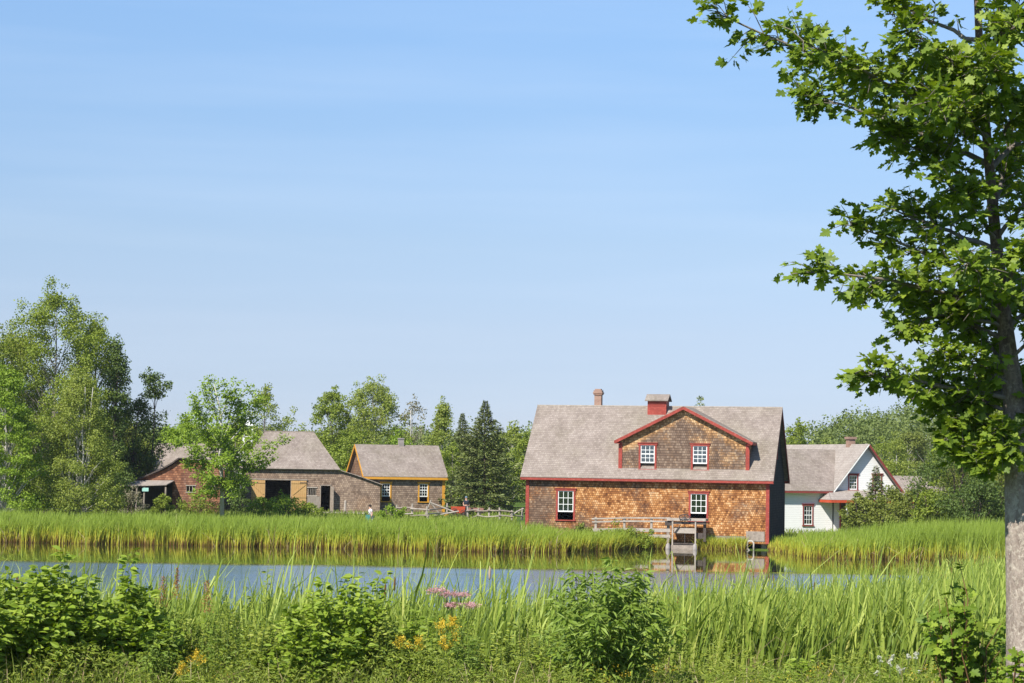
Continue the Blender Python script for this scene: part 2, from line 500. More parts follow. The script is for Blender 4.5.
leaf_mat('white_flower', [(0.0, (0.50, 0.50, 0.40)), (1.0, (0.70, 0.70, 0.62))], 0.15)
paint_mat('cattail_brown', (0.12, 0.045, 0.02), 0.95, var=0.2)
paint_mat('cattail_fluff', (0.42, 0.31, 0.21), 0.95, var=0.2)
paint_mat('green_stem', (0.13, 0.19, 0.035), 0.7, var=0.2)
paint_mat('red_stem', (0.20, 0.10, 0.045), 0.7, var=0.3)
bark_mat('maple_bark', (0.20, 0.15, 0.12), (0.50, 0.41, 0.34), 16, (0.60, 0.52, 0.42), (2.5, 5.0, (0.42, 0.36, 0.32)))  # last tint paints the shade of the crown onto the upper trunk
bark_mat('grey_bark', (0.12, 0.10, 0.085), (0.30, 0.26, 0.22), 4)
bark_mat('pale_bark', (0.38, 0.35, 0.30), (0.62, 0.58, 0.52), 4)
bark_mat('dark_bark', (0.06, 0.045, 0.035), (0.15, 0.11, 0.09), 4)


# ------------------------------------------------------------------ mesh helpers
def np_mesh(name, V, faces_flat, sizes, mats=(), smooth=False, midx=None):
    me = bpy.data.meshes.new(name)
    V = np.asarray(V, dtype=np.float32)
    faces_flat = np.asarray(faces_flat, dtype=np.int32)
    sizes = np.asarray(sizes, dtype=np.int32)
    me.vertices.add(len(V))
    me.vertices.foreach_set('co', V.ravel())
    me.loops.add(len(faces_flat))
    me.loops.foreach_set('vertex_index', faces_flat)
    me.polygons.add(len(sizes))
    starts = np.zeros(len(sizes), dtype=np.int32)
    starts[1:] = np.cumsum(sizes)[:-1]
    me.polygons.foreach_set('loop_start', starts)
    if midx is not None:
        me.polygons.foreach_set('material_index', np.asarray(midx, dtype=np.int32))
    me.polygons.foreach_set('use_smooth', np.full(len(sizes), smooth, dtype=bool))
    for m in mats:
        me.materials.append(MATS[m] if isinstance(m, str) else m)
    me.update(calc_edges=True)
    return me


def link(name, me, parent=None, loc=None, rot=None):
    ob = bpy.data.objects.new(name, me)
    COL.objects.link(ob)
    if parent is not None:
        ob.parent = parent
    if loc is not None:
        ob.location = tuple(float(c) for c in loc)
    if rot is not None:
        ob.rotation_euler = rot
    return ob


def empty(name, loc, rz=0.0):
    ob = bpy.data.objects.new(name, None)
    COL.objects.link(ob)
    ob.location = tuple(float(c) for c in loc)
    ob.rotation_euler = (0, 0, rz)
    ob.empty_display_size = 0.3
    return ob


def tag(o, label=None, cat=None, group=None, kind=None):
    if label:
        o['label'] = label
    if cat:
        o['category'] = cat
    if group:
        o['group'] = group
    if kind:
        o['kind'] = kind
    return o


class MB:
    """collects polygons; builds ONE mesh object"""

    def __init__(self, share=False):
        self.v, self.f, self.share, self.key = [], [], share, {}

    def vert(self, p):
        p = tuple(float(c) for c in p)
        if self.share:
            kk = tuple(round(c, 4) for c in p)
            if kk in self.key:
                return self.key[kk]
            self.key[kk] = len(self.v)
        self.v.append(p)
        return len(self.v) - 1

    def poly(self, pts):
        self.f.append([self.vert(p) for p in pts])

    def box(self, a, b):
        x0, y0, z0 = a
        x1, y1, z1 = b
        x0, x1 = min(x0, x1), max(x0, x1)
        y0, y1 = min(y0, y1), max(y0, y1)
        z0, z1 = min(z0, z1), max(z0, z1)
        c = [(x0, y0, z0), (x1, y0, z0), (x1, y1, z0), (x0, y1, z0), (x0, y0, z1), (x1, y0, z1), (x1, y1, z1), (x0, y1, z1)]
        i = [self.vert(p) for p in c]
        for q in ((3, 2, 1, 0), (4, 5, 6, 7), (0, 1, 5, 4), (1, 2, 6, 5), (2, 3, 7, 6), (3, 0, 4, 7)):
            self.f.append([i[j] for j in q])

    def beam(self, p0, p1, w, h, up=(0, 0, 1)):
        """bar with section w (sideways) x h (along up) centred on p0-p1"""
        p0, p1, up = Vector(p0), Vector(p1), Vector(up)
        d = (p1 - p0).normalized()
        s = d.cross(up).normalized()
        t = s.cross(d).normalized()
        i = []
        for p in (p0, p1):
            for a, b in ((-1, -1), (1, -1), (1, 1), (-1, 1)):
                i.append(self.vert(p + s * (a * w / 2) + t * (b * h / 2)))
        for q in ((0, 1, 2, 3), (7, 6, 5, 4), (0, 4, 5, 1), (1, 5, 6, 2), (2, 6, 7, 3), (3, 7, 4, 0)):
            self.f.append([i[j] for j in q])

    def slab(self, pts, th):
        """flat polygon given thickness th along its upward normal"""
        P = [Vector(p) for p in pts]
        n = Vector((0, 0, 0))
        for i in range(len(P)):
            a, b = P[i], P[(i + 1) % len(P)]
            n += a.cross(b)
        n.normalize()
        if n.z < 0:
            P.reverse()
            n = -n
        i0 = [self.vert(p) for p in P]
        i1 = [self.vert(p + n * th) for p in P]
        self.f.append(list(reversed(i0)))
        self.f.append(i1)
        m = len(P)
        for j in range(m):
            kx = (j + 1) % m
            self.f.append([i0[j], i0[kx], i1[kx], i1[j]])

    def tube(self, pts, rad, sides=8, cap=True):
        P = [Vector(p) for p in pts]
        rings = []
        for j, p in enumerate(P):
            d = (P[min(j + 1, len(P) - 1)] - P[max(j - 1, 0)]).normalized()
            a = d.cross(Vector((0.31, 0.95, 0.02))).normalized()
            if a.length < 0.1:
                a = d.cross(Vector((1, 0, 0))).normalized()
            b = d.cross(a)
            rr = rad[j] if isinstance(rad, (list, tuple)) else rad
            rings.append([self.vert(p + (a * math.cos(2 * math.pi * q / sides) + b * math.sin(2 * math.pi * q / sides)) * rr) for q in range(sides)])
        for j in range(len(rings) - 1):
            for q in range(sides):
                q2 = (q + 1) % sides
                self.f.append([rings[j][q], rings[j][q2], rings[j + 1][q2], rings[j + 1][q]])
        if cap:
            self.f.append(list(reversed(rings[0])))
            self.f.append(rings[-1])

    def wheel(self, c, r, axis='y', t=0.05, spokes=10, hub=0.09):
        """spoked wheel standing upright"""
        n = 20
        for i in range(n):
            a0, a1 = 2 * math.pi * i / n, 2 * math.pi * (i + 1) / n
            self.beam((c[0] + r * math.cos(a0), c[1], c[2] + r * math.sin(a0)), (c[0] + r * math.cos(a1), c[1], c[2] + r * math.sin(a1)), t, t, (0, 1, 0))
        for i in range(spokes):
            a = 2 * math.pi * i / spokes
            self.beam((c[0] + hub * .5 * math.cos(a), c[1], c[2] + hub * .5 * math.sin(a)), (c[0] + r * math.cos(a), c[1], c[2] + r * math.sin(a)), t * .5, t * .5, (0, 1, 0))
        self.tube([(c[0], c[1] - t * 1.5, c[2]), (c[0], c[1] + t * 1.5, c[2])], hub, 10)

    def build(self, name, mat, parent=None, loc=None, rot=None, smooth=False, solid=None, bevel=None):
        flat = [i for f in self.f for i in f]
        me = np_mesh(name, self.v, flat, [len(f) for f in self.f], [mat], smooth)
        ob = link(name, me, parent, loc, rot)
        if solid:
            md = ob.modifiers.new('thickness', 'SOLIDIFY')
            md.thickness = solid
            md.offset = -1
        if bevel:
            md = ob.modifiers.new('edges', 'BEVEL')
            md.width = bevel
            md.segments = 1
        return ob


def wall_panel(m, x0, x1, z0, z1, holes, f):
    """rectangular wall x0..x1, z0..z1 with rectangular holes; f(x, z) -> point"""
    xs = sorted({x0, x1} | {h[0] for h in holes} | {h[1] for h in holes})
    zs = sorted({z0, z1} | {h[2] for h in holes} | {h[3] for h in holes})
    for i in range(len(xs) - 1):
        for j in range(len(zs) - 1):
            cx, cz = (xs[i] + xs[i + 1]) / 2, (zs[j] + zs[j + 1]) / 2
            if any(h[0] < cx < h[1] and h[2] < cz < h[3] for h in holes):
                continue
            m.poly([f(xs[i], zs[j]), f(xs[i + 1], zs[j]), f(xs[i + 1], zs[j + 1]), f(xs[i], zs[j + 1])])


def window(parent, x, y, z0, z1, w, trim, rows=3, cols=3, opened=0.28, rot=0.0, blind=False, head=0.12, t=0.11):
    """sash window in its trim, facing -y of its own frame; x,y = centre of the outer wall face"""
    m = MB()
    hw = w / 2
    m.box((-hw, -0.035, z0), (-hw + t, 0.05, z1 - head))
    m.box((hw - t, -0.035, z0), (hw, 0.05, z1 - head))
    m.box((-hw - 0.05, -0.05, z1 - head), (hw + 0.05, 0.05, z1))
    m.box((-hw - 0.08, -0.09, z1), (hw + 0.08, 0.04, z1 + 0.035))
    m.box((-hw - 0.05, -0.08, z0 - 0.07), (hw + 0.05, 0.05, z0))
    fr = m.build('window', trim, parent, (x, y, 0), (0, 0, rot))
    # sash
    ix0, ix1 = -hw + t, hw - t
    zb = z0 + (z1 - head - z0) * opened
    zt = z1 - head
    s = MB()
    b = 0.05
    s.box((ix0, 0.0, zb), (ix0 + b, 0.04, zt))
    s.box((ix1 - b, 0.0, zb), (ix1, 0.04, zt))
    s.box((ix0 + b, 0.0, zb), (ix1 - b, 0.04, zb + 0.075))
    s.box((ix0 + b, 0.0, zt - b), (ix1 - b, 0.04, zt))
    gz0, gz1 = zb + 0.075, zt - b
    for i in range(1, cols):
        xx = ix0 + b + (ix1 - ix0 - 2 * b) * i / cols
        s.box((xx - 0.015, 0.004, gz0), (xx + 0.015, 0.036, gz1))
    for i in range(1, rows):
        zz = gz0 + (gz1 - gz0) * i / rows
        wv = 0.03 if (rows == 4 and i == 2) else 0.015
        s.box((ix0 + b, 0.006, zz - wv), (ix1 - b, 0.034, zz + wv))
    s.build('sash', 'white_paint', fr)
    gp = MB()
    gp.box((ix0 + b * .5, 0.017, gz0 - .01), (ix1 - b * .5, 0.023, gz1 + .01))
    gp.build('pane', 'glass', fr)
    if blind:
        bl = MB()
        bl.box((ix0, 0.10, zb + .05), (ix1, 0.11, zt + .05))
        bl.build('blind', 'blind', fr)
    return fr


def hole(x, z0, z1, w, head=0.12):
    return (x - w / 2 + 0.07, x + w / 2 - 0.07, z0 + 0.0, z1 - head + 0.02)


# ------------------------------------------------------------------ terrain and water
SHX = [-400, -60, -28, -12, -0.6, 3.2, 6.0, 8.2, 9.5, 14.2, 15.3, 15.9, 20, 27, 60, 400]
SHY = [140, 124, 123.2, 122, 120.2, 121.5, 124.5, 128.0, 128.6, 127.6, 127.2, 118.6, 118, 119, 120, 140]


def shore(x):
    x = np.asarray(x, float)
    w = np.clip((np.abs(x - 9) - 7) / 3, 0, 1)
    return np.interp(x, SHX, SHY) + w * (.35 * np.sin(x * 1.3) * np.sin(x * .37 + 1) + .18 * np.sin(x * 3.7 + 2))


def near_shore(x):
    return np.interp(x, [-60, -15, 3, 10, 20, 60], [44, 43, 43, 45, 48, 60])


def ground_z(x, y):
    x, y = np.asarray(x, float), np.asarray(y, float)
    d = y - shore(x)
    zf = np.interp(d, [-8, -2, 0, 1.5, 10, 20, 45, 80, 400], [-1.5, -.4, 0, .16, .32, .5, .95, 1.1, 1.6])
    hill = np.interp(y, [200, 300, 420], [0, 1, 1.6]) * np.interp(x, [10, 45, 75, 140], [0, 1.0, 3.0, 3.5])
    zf = zf + np.where(y > 190, hill, 0)
    dip = np.interp(x, [14, 17, 34, 42], [0, 1, 1, 0]) * np.interp(y, [126, 132, 160, 180], [0, 1, 1, 0])
    zf = zf * (1 - .62 * dip)
    d2 = near_shore(x) - y
    zn = np.interp(d2, [-8, -2, 0, 20, 35, 60], [-1.5, -.4, 0, 1.7, 2.9, 3.05])
    zs = np.interp(np.abs(x), [70, 90], [-2, 0.6])
    z = np.maximum(np.maximum(zf, zn), zs)
    return z + 0.05 * np.sin(x * 0.9 + 1.3) * np.cos(y * 0.8) * (z > 0.05)


def grid_axis(parts):
    return np.unique(np.concatenate([np.arange(a, b, s) for a, b, s in parts]))


gx = grid_axis([(-1600, -400, 300), (-400, -80, 20), (-80, -32, 3), (-32, 32, 0.8), (32, 80, 3), (80, 400, 20), (400, 1700, 300)])
gy = grid_axis([(-400, -30, 30), (-30, 20, 3), (20, 52, 0.7), (52, 112, 3), (112, 150, 0.8), (150, 260, 4), (260, 500, 15), (500, 2700, 200)])
GX, GY = np.meshgrid(gx, gy)
GZ = ground_z(GX, GY)
nx_, ny_ = len(gx), len(gy)
ii = (np.arange(ny_ - 1)[:, None] * nx_ + np.arange(nx_ - 1)[None, :]).ravel()
ff = np.stack([ii, ii + 1, ii + nx_ + 1, ii + nx_], 1).ravel()
me = np_mesh('ground', np.stack([GX.ravel(), GY.ravel(), GZ.ravel()], 1), ff, np.full(len(ii), 4), ['grass_ground'], True)
tag(link('ground', me), 'grassy banks and meadow around the pond', kind='structure')
m = MB()
m.poly([(-95, 30, 0), (95, 30, 0), (95, 150, 0), (-95, 150, 0)])
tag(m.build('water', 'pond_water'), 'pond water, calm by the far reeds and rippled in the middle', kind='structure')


# ------------------------------------------------------------------ leaf and blade meshes
DIAMOND = (np.array([[0, 0, 0], [0.5, 0.42, 0.06], [1, 0, 0], [0.5, -0.42, 0.06]], float), [[0, 1, 2, 3]])
OVAL = (np.array([[0, 0, 0], [0.3, 0.24, 0.06], [0.62, 0.2, 0.04], [1, 0, -0.1], [0.62, -0.2, 0.04], [0.3, -0.24, 0.06], [0.45, 0, -0.03]], float),
        [[0, 6, 2, 1], [6, 3, 2], [0, 5, 4, 6], [6, 4, 3]])
LANCE = (np.array([[0, 0, 0], [0.35, 0.14, 0.04], [1, 0, -0.16], [0.35, -0.14, 0.04]], float), [[0, 1, 2, 3]])
_half = [(0.0, 0.0), (-0.06, 0.12), (-0.02, 0.30), (0.14, 0.22), (0.20, 0.34), (0.34, 0.56), (0.42, 0.42), (0.56, 0.44), (0.50, 0.18), (0.66, 0.20), (0.74, 0.24), (0.80, 0.12), (1.0, 0.0)]
_mv = [(a, b, 0.10 * b) for a, b in _half] + [(a, -b, 0.10 * b) for a, b in _half[1:-1]]
MAPLE = (np.array(_mv, float), [list(range(0, 13)), [0] + [12] + list(range(23, 12, -1))])
BIT = (np.array([[0, -.5, 0], [1, -.5, 0], [1, .5, 0], [0, .5, 0]], float), [[0, 1, 2, 3]])


def norm(a):
    return a / np.maximum(np.linalg.norm(a, axis=1, keepdims=True), 1e-9)


def leaves(P, D, N, size, tmpl):
    """P points, D leaf axes, N leaf normals, size per leaf -> verts, flat, sizes"""
    T, F = tmpl
    D = norm(D)
    B = norm(np.cross(N, D))
    Nn = np.cross(D, B)
    s = np.asarray(size)[:, None, None]
    V = P[:, None, :] + s * (T[None, :, 0:1] * D[:, None, :] + T[None, :, 1:2] * B[:, None, :] + T[None, :, 2:3] * Nn[:, None, :])
    n, kx = len(P), len(T)
    off = (np.arange(n) * kx)[:, None]
    fl = np.concatenate([f for f in F])
    sz = np.array([len(f) for f in F])
    flat = (off + fl[None, :]).ravel()
    return V.reshape(-1, 3), flat, np.tile(sz, n)


def rnd_dirs(n, rng):
    v = rng.normal(size=(n, 3))
    return norm(v)


def leaf_obj(name, P, D, N, size, tmpl, mat, parent=None):
    V, f, s = leaves(P, D, N, size, tmpl)
    return link(name, np_mesh(name, V, f, s, [mat], False), parent)


def blades(name, x, y, z, h, w, mat, rng, lean=0.18, bend=0.35, parent=None, wind=(0.12, 0.0), levels=(0, .3, .6, .82, 1.0), tipfold=0.0):
    n = len(x)
    ang = rng.uniform(0, 2 * np.pi, n)
    la = np.abs(rng.normal(0, lean, n))
    dx = np.cos(ang) * la + wind[0]
    dy = np.sin(ang) * la + wind[1]
    bd = np.abs(rng.normal(0, bend, n))
    bx, by = np.cos(ang) * bd + wind[0] * 0.8, np.sin(ang) * bd
    face = rng.uniform(0, np.pi, n)
    wx, wy = np.cos(face), np.sin(face) * 0.7
    V = np.zeros((n, len(levels), 2, 3))
    for i, t in enumerate(levels):
        fold = np.maximum(0, t - .62) * tipfold * rng.uniform(0, 1, n)
        cx = x + h * (dx * t + bx * t * t * t)
        cy = y + h * (dy * t + by * t * t * t)
        cz = z + h * (t - 0.5 * (dx * dx + dy * dy) * t - 0.3 * (bd * bd) * t ** 3 - fold)
        ww = w * (1 - 0.15 * t if t < 0.7 else max(0.06, (1 - t) / 0.36)) * 0.5
        V[:, i, 0] = np.stack([cx - wx * ww, cy - wy * ww, cz], 1)
        V[:, i, 1] = np.stack([cx + wx * ww, cy + wy * ww, cz], 1)
    L = len(levels)
    off = (np.arange(n) * L * 2)[:, None, None]
    seg = np.array([[2 * i, 2 * i + 1, 2 * i + 3, 2 * i + 2] for i in range(L - 1)])[None]
    return link(name, np_mesh(name, V.reshape(-1, 3), (off + seg).ravel(), np.full(n * (L - 1), 4), [mat]), parent)


def limb_pts(a, b, n=5, sag=0.0, jit=0.05, rng=RNG):
    a, b = np.asarray(a, float), np.asarray(b, float)
    ln = np.linalg.norm(b - a)
    out = []
    for i in range(n):
        t = i / (n - 1)
        p = a + (b - a) * t
        p = p + np.array([0, 0, 1.0]) * sag * ln * 4 * t * (1 - t)
        if 0 < i < n - 1:
            p = p + rng.normal(0, jit * ln, 3) * 0.5
        out.append(tuple(p))
    return out


def tree(name, label, cat, x, y, h, r, mat, bark, seed, base=0.15, prof='round', nclump=90, per=70, leaf=0.2, clump=0.22, trunk_r=None, group=None, z=None, lean=(0, 0), sprigs=14, multi=1, up=0.3, gap=1.0, aspect=0.75):
    rng = np.random.default_rng(seed)
    z = float(ground_z(x, y)) - 0.05 if z is None else z
    root = empty(name, (x, y, z))
    tag(root, label, cat, group)
    me_t, me_c = tree_meshes(name, h, r, mat, bark, rng, base, prof, nclump, per, leaf, clump, trunk_r, lean, sprigs, multi, up, gap, aspect)
    link('trunk', me_t, root)
    link('crown', me_c, root)
    return root


def tree_meshes(name, h, r, mat, bark, rng, base=0.15, prof='round', nclump=90, per=70, leaf=0.2, clump=0.22, trunk_r=None, lean=(0, 0), sprigs=14, multi=1, up=0.3, gap=1.0, aspect=0.75):
    tr = trunk_r or h * 0.014
    t = rng.uniform(0, 1, nclump)
    if prof == 'round':
        pr = np.sqrt(np.clip(1 - (2 * t - 0.95) ** 2 * 0.98, 0.02, 1))
    elif prof == 'cone':
        t = t ** 1.3
        pr = np.clip(1.08 - t, 0.05, 1) ** 0.8
    elif prof == 'column':
        pr = np.clip(np.minimum(1, (1.05 - t) * 2.4), 0.1, 1) * (0.7 + 0.3 * np.sin(t * 9 + seedf(rng)))
    elif prof in ('fan', 'fan2'):
        pr = np.clip(0.25 + 1.5 * t - 0.9 * t ** 3, 0.15, 1)
    else:
        pr = np.clip(1.0 - 0.5 * t ** 2, 0.1, 1)
    a = rng.uniform(0, 2 * np.pi, nclump)
    rad = r * pr * rng.uniform(0.15, 1, nclump) ** 0.55
    rc = r * clump * rng.uniform(0.55, 1.25, nclump)
    zc = h * (base + (1 - base) * t) - rc * 0.4
    lx, ly = lean
    C = np.stack([rad * np.cos(a) + lx * (zc / h) ** 1.5, rad * np.sin(a) + ly * (zc / h) ** 1.5, zc], 1)
    # sprigs poking out of the outline
    if sprigs:
        idx = rng.integers(0, nclump, sprigs)
        out = C[idx] - np.array([lx * .5, ly * .5, h * (base + (1 - base) * .35)])
        C2 = C[idx] + norm(out) * (rc[idx] * 1.1)[:, None] + np.array([0, 0, .15 * r]) * rng.uniform(0, 1, (sprigs, 1))
        C = np.concatenate([C, C2])
        rc = np.concatenate([rc, rc[idx] * 0.55])
    per, leaf = per * 1.7, leaf * 0.74
    cnt = np.maximum(6, (per * (rc / (r * clump)) ** 2).astype(int))
    owner = np.repeat(np.arange(len(C)), cnt)
    n = len(owner)
    dr = rnd_dirs(n, rng)
    rr = rng.uniform(0, 1, n) ** (1 / 2.4)
    P = C[owner] + dr * (rc[owner] * rr * rng.uniform(0.8, 1.35, n))[:, None] * np.array([1, 1, aspect])
    P[:, 2] = np.maximum(P[:, 2], 0.15)
    Nn = norm(dr * 1.05 + rng.normal(0, 0.36, (n, 3)) + np.array([-.15, -.2, up + .15]))
    D = rnd_dirs(n, rng) + dr * 0.5
    V, f, s = leaves(P, D, Nn, leaf * rng.uniform(0.6, 1.3, n), DIAMOND)
    me_c = np_mesh('crown', V, f, s, [mat])
    m = MB()
    tops = []
    for q in range(multi):
        ox, oy = (rng.uniform(-1, 1) * tr * 5 * (multi > 1), rng.uniform(-1, 1) * tr * 5 * (multi > 1))
        pts, rads = [], []
        k_ = 7
        spread = (rng.uniform(-.35, .35) * r * (multi > 1), rng.uniform(-.35, .35) * r * (multi > 1))
        for i in range(k_):
            tt = i / (k_ - 1)
            hh = h * 0.92 * tt
            pts.append((ox + spread[0] * tt + lx * (hh / h) ** 1.5 + rng.normal(0, r * 0.02), oy + spread[1] * tt + ly * (hh / h) ** 1.5 + rng.normal(0, r * 0.02), hh))
            rads.append(tr * (1.25 if i == 0 else 1) * (1 - 0.9 * tt) + 0.01)
        m.tube(pts, rads, 7)
        tops.append(pts)
    order = rng.permutation(nclump)[: int(nclump * 0.5)]
    for j in order:
        c = C[j]
        pts = tops[rng.integers(0, multi)]
        hd = math.hypot(c[0] - lx * (c[2] / h) ** 1.5, c[1] - ly * (c[2] / h) ** 1.5)
        z0 = max(h * base * 0.5, c[2] - hd * rng.uniform(0.7, 1.3) - 0.1 * h)
        ti = min(0.9, z0 / (h * .92)) * 6
        i0 = int(ti)
        p0 = np.array(pts[i0]) * (1 - (ti - i0)) + np.array(pts[min(6, i0 + 1)]) * (ti - i0)
        rb = tr * (1 - 0.85 * ti / 6) * 0.42 + 0.008
        m.tube(limb_pts(p0, c, 4, 0.03, 0.06, rng), [rb, rb * .7, rb * .45, 0.008], 5, False)
    flat = [i for f_ in m.f for i in f_]
    me_t = np_mesh('trunk', m.v, flat, [len(f_) for f_ in m.f], [bark], True)
    return me_t, me_c


def seedf(rng):
    return float(rng.uniform(0, 6))


def spruce(name, label, x, y, h, r, seed, group=None, mat='spruce_needle', dens=1.0, z=None):
    rng = np.random.default_rng(seed)
    z = float(ground_z(x, y)) - 0.05 if z is None else z
    root = empty(name, (x, y, z))
    tag(root, label, 'spruce tree', group)
    m = MB()
    m.tube([(0, 0, 0), (0.03, 0, h * .3), (-0.03, 0, h * .65), (0, 0, h * 0.99)], [h * .014, h * .011, h * .006, .01], 8)
    P, D, Nn, Sz = [], [], [], []
    zz = 0.04 * h
    while zz < h * 0.985:
        f = 1 - zz / h
        nb = int(5 + 5 * f)
        a0 = rng.uniform(0, 6.28)
        for b in range(nb):
            a = a0 + 6.283 * b / nb + rng.normal(0, .2)
            L = 1.3 * r * (f ** 0.95) * rng.uniform(0.55, 1.12) * (.55 + .45 * min(1, f * 3)) + 0.04
            ca, sa = math.cos(a), math.sin(a)
            slope = 0.45 * (1 - f) - 0.28 * f
            base = np.array([0, 0, zz])
            tip = np.array([ca * L, sa * L, zz + slope * L])
            if rng.uniform() < .6:
                m.tube([tuple(base), tuple((base + tip) / 2 + np.array([0, 0, -.06 * L])), tuple(tip)], [.03 * f + .012, .018, .006], 4, False)
            ns = int((18 + 85 * (L / max(r, .1))) * dens)
            t = rng.uniform(0.12, 1, ns) ** 0.8
            side = rng.choice([-1, 1], ns)
            spread = rng.uniform(0, 1, ns) * 0.34 * L * np.sqrt(np.clip(1.05 - t, 0, 1)) + 0.03
            px = base[None] + (tip - base)[None] * t[:, None]
            px[:, 2] += -0.22 * L * t * (1 - t) + rng.normal(0, 0.05, ns) - 0.3 * spread
            sv = np.array([-sa, ca, 0])
            px = px + (side * spread)[:, None] * sv[None]
            P.append(px)
            D.append(np.array([ca, sa, 0.05])[None] * 0.8 + side[:, None] * sv[None] * 0.7 + rng.normal(0, .3, (ns, 3)) + np.array([0, 0, -.15]))
            Nn.append(rng.normal(0, .45, (ns, 3)) + np.array([0, 0, 1.0]))
            Sz.append(rng.uniform(.16, .32, ns) * (.55 + .6 * min(1, f * 2.5)))
        zz += rng.uniform(0.03, 0.045) * h * (0.5 + 0.7 * f)
    P, D, Nn, Sz = np.concatenate(P), np.concatenate(D), np.concatenate(Nn), np.concatenate(Sz)
    Nn = norm(Nn)
    m.build('trunk', 'dark_bark', root, smooth=True)
    T = (np.array([[0, 0, 0], [.45, .2, -.04], [1, 0, .05], [.45, -.2, -.04]], float), [[0, 1, 2, 3]])
    leaf_obj('crown', P, D, Nn, Sz, T, mat, root)
    return root


def shrub(name, label, x, y, h, r, seed, mat='shrub_leaf', leaf=0.12, stems=16, per=60, tmpl=OVAL, stem_mat='green_stem', group=None, cat='shrub', droop=0.35, tall=(), z=None, rise=1.0):
    """many stems fanning from the base, leaves in pairs along each and on side twigs"""
    rng = np.random.default_rng(seed)
    z = float(ground_z(x, y)) - 0.03 if z is None else z
    root = empty(name, (x, y, z))
    tag(root, label, cat, group)
    m = MB()
    P, D = [], []
    todo = []
    for i in range(stems):
        a = rng.uniform(0, 6.283)
        q = math.sqrt(rng.uniform(0, 1))
        hh = h * (1 - 0.42 * q ** 2) * rng.uniform(0.82, 1.04)
        todo.append((0.12 * r * q * math.cos(a), 0.12 * r * q * math.sin(a), r * q * math.cos(a), r * q * math.sin(a), hh))
    for (tx, th_) in tall:
        todo.append((tx * .3, 0, tx, rng.uniform(-.1, .1), th_))
    for (x0, y0, x1, y1, hh) in todo:
        pts = []
        for t in (0, .25, .5, .75, 1):
            pts.append(np.array([x0 + (x1 - x0) * t ** 1.1, y0 + (y1 - y0) * t ** 1.1, hh * (t ** (0.8 * rise))]) + rng.normal(0, .02 * h, 3) * (t > 0))
        m.tube([tuple(p) for p in pts], [.012 * h ** .5, .010, .008, .006, .003], 5, False)
        ns = int(per * (hh / h))
        t = rng.uniform(0.22, 1.0, ns) ** 0.85
        tt = t * 4
        i0 = np.minimum(3, tt.astype(int))
        fr = (tt - i0)[:, None]
        A = np.array(pts)
        C = A[i0] * (1 - fr) + A[i0 + 1] * fr
        az = rng.uniform(0, 6.283, ns)
        off = rng.uniform(0, 1, ns) * 0.16 * r * (1.3 - t) + .01
        dirs = np.stack([np.cos(az), np.sin(az), rng.uniform(-.2, .5, ns)], 1)
        P.append(C + dirs * off[:, None])
        D.append(dirs + np.array([0, 0, .1]))
    P, D = np.concatenate(P), np.concatenate(D)
    keep = P[:, 2] > 0.05
    P, D = P[keep], D[keep]
    n = len(P)
    D = D + np.array([0, 0, -droop]) * rng.uniform(0, 1.4, (n, 1))
    Nn = norm(rng.normal(0, .45, (n, 3)) + np.array([-.30, -.45, 0.85]))
    m.build('stem', stem_mat, root, smooth=True)
    leaf_obj('leaves', P, D, Nn, leaf * rng.uniform(.55, 1.25, n), tmpl, mat, root)
    return root


def oriented(px, py, D):
    p = at(px, py, D)
    return p[0], p[1], p[2]


# ------------------------------------------------------------------ the mill
ML, MW = 14.45, 8.0
mill = empty('mill_building', (0.9976, 131.3488, 0.0), R(-13.4))
tag(mill, 'large brown shingled mill with red trim and a wide dormer, at the water', 'mill')
EZ = 4.33                       # roof plane height above the wall face
M_WIN = [(2.40, 1.52, 3.36, 1.16), (10.34, 1.62, 3.32, 1.16)]
m = MB(True)
hs = [hole(x, z0, z1, w) for x, z0, z1, w in M_WIN]
wall_panel(m, 0, ML, 0.36, 4.2, hs, lambda x, z: (x, 0, z))
m.build('front_wall', 'mill_shingles', mill, solid=0.14)
m = MB()
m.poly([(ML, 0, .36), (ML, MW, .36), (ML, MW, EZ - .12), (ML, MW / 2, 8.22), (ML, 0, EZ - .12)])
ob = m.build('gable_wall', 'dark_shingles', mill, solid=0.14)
m = MB()
m.poly([(0, MW, .36), (0, 0, .36), (0, 0, EZ - .12), (0, MW / 2, 8.22), (0, MW, EZ - .12)])
m.build('gable_wall', 'mill_shingles', mill, solid=0.14)
m = MB()
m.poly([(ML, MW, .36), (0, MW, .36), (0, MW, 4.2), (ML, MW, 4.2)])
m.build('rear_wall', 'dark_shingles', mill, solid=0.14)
m = MB()
m.box((0.15, .15, .37), (ML - .15, MW - .15, .45))
m.box((0.15, .15, 4.05), (ML - .15, MW - .15, 4.12))
m.box((4.0, 2.5, .45), (4.1, MW - .2, 4.0))
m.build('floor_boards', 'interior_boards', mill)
m = MB()
m.box((0.25, .35, -1.2), (ML - 1.9, MW - .4, .355))
m.box((ML - .45, .3, -1.2), (ML - .15, .6, .35))
m.box((ML - .45, MW - .7, -1.2), (ML - .15, MW - .4, .35))
m.build('foundation', 'concrete', mill)
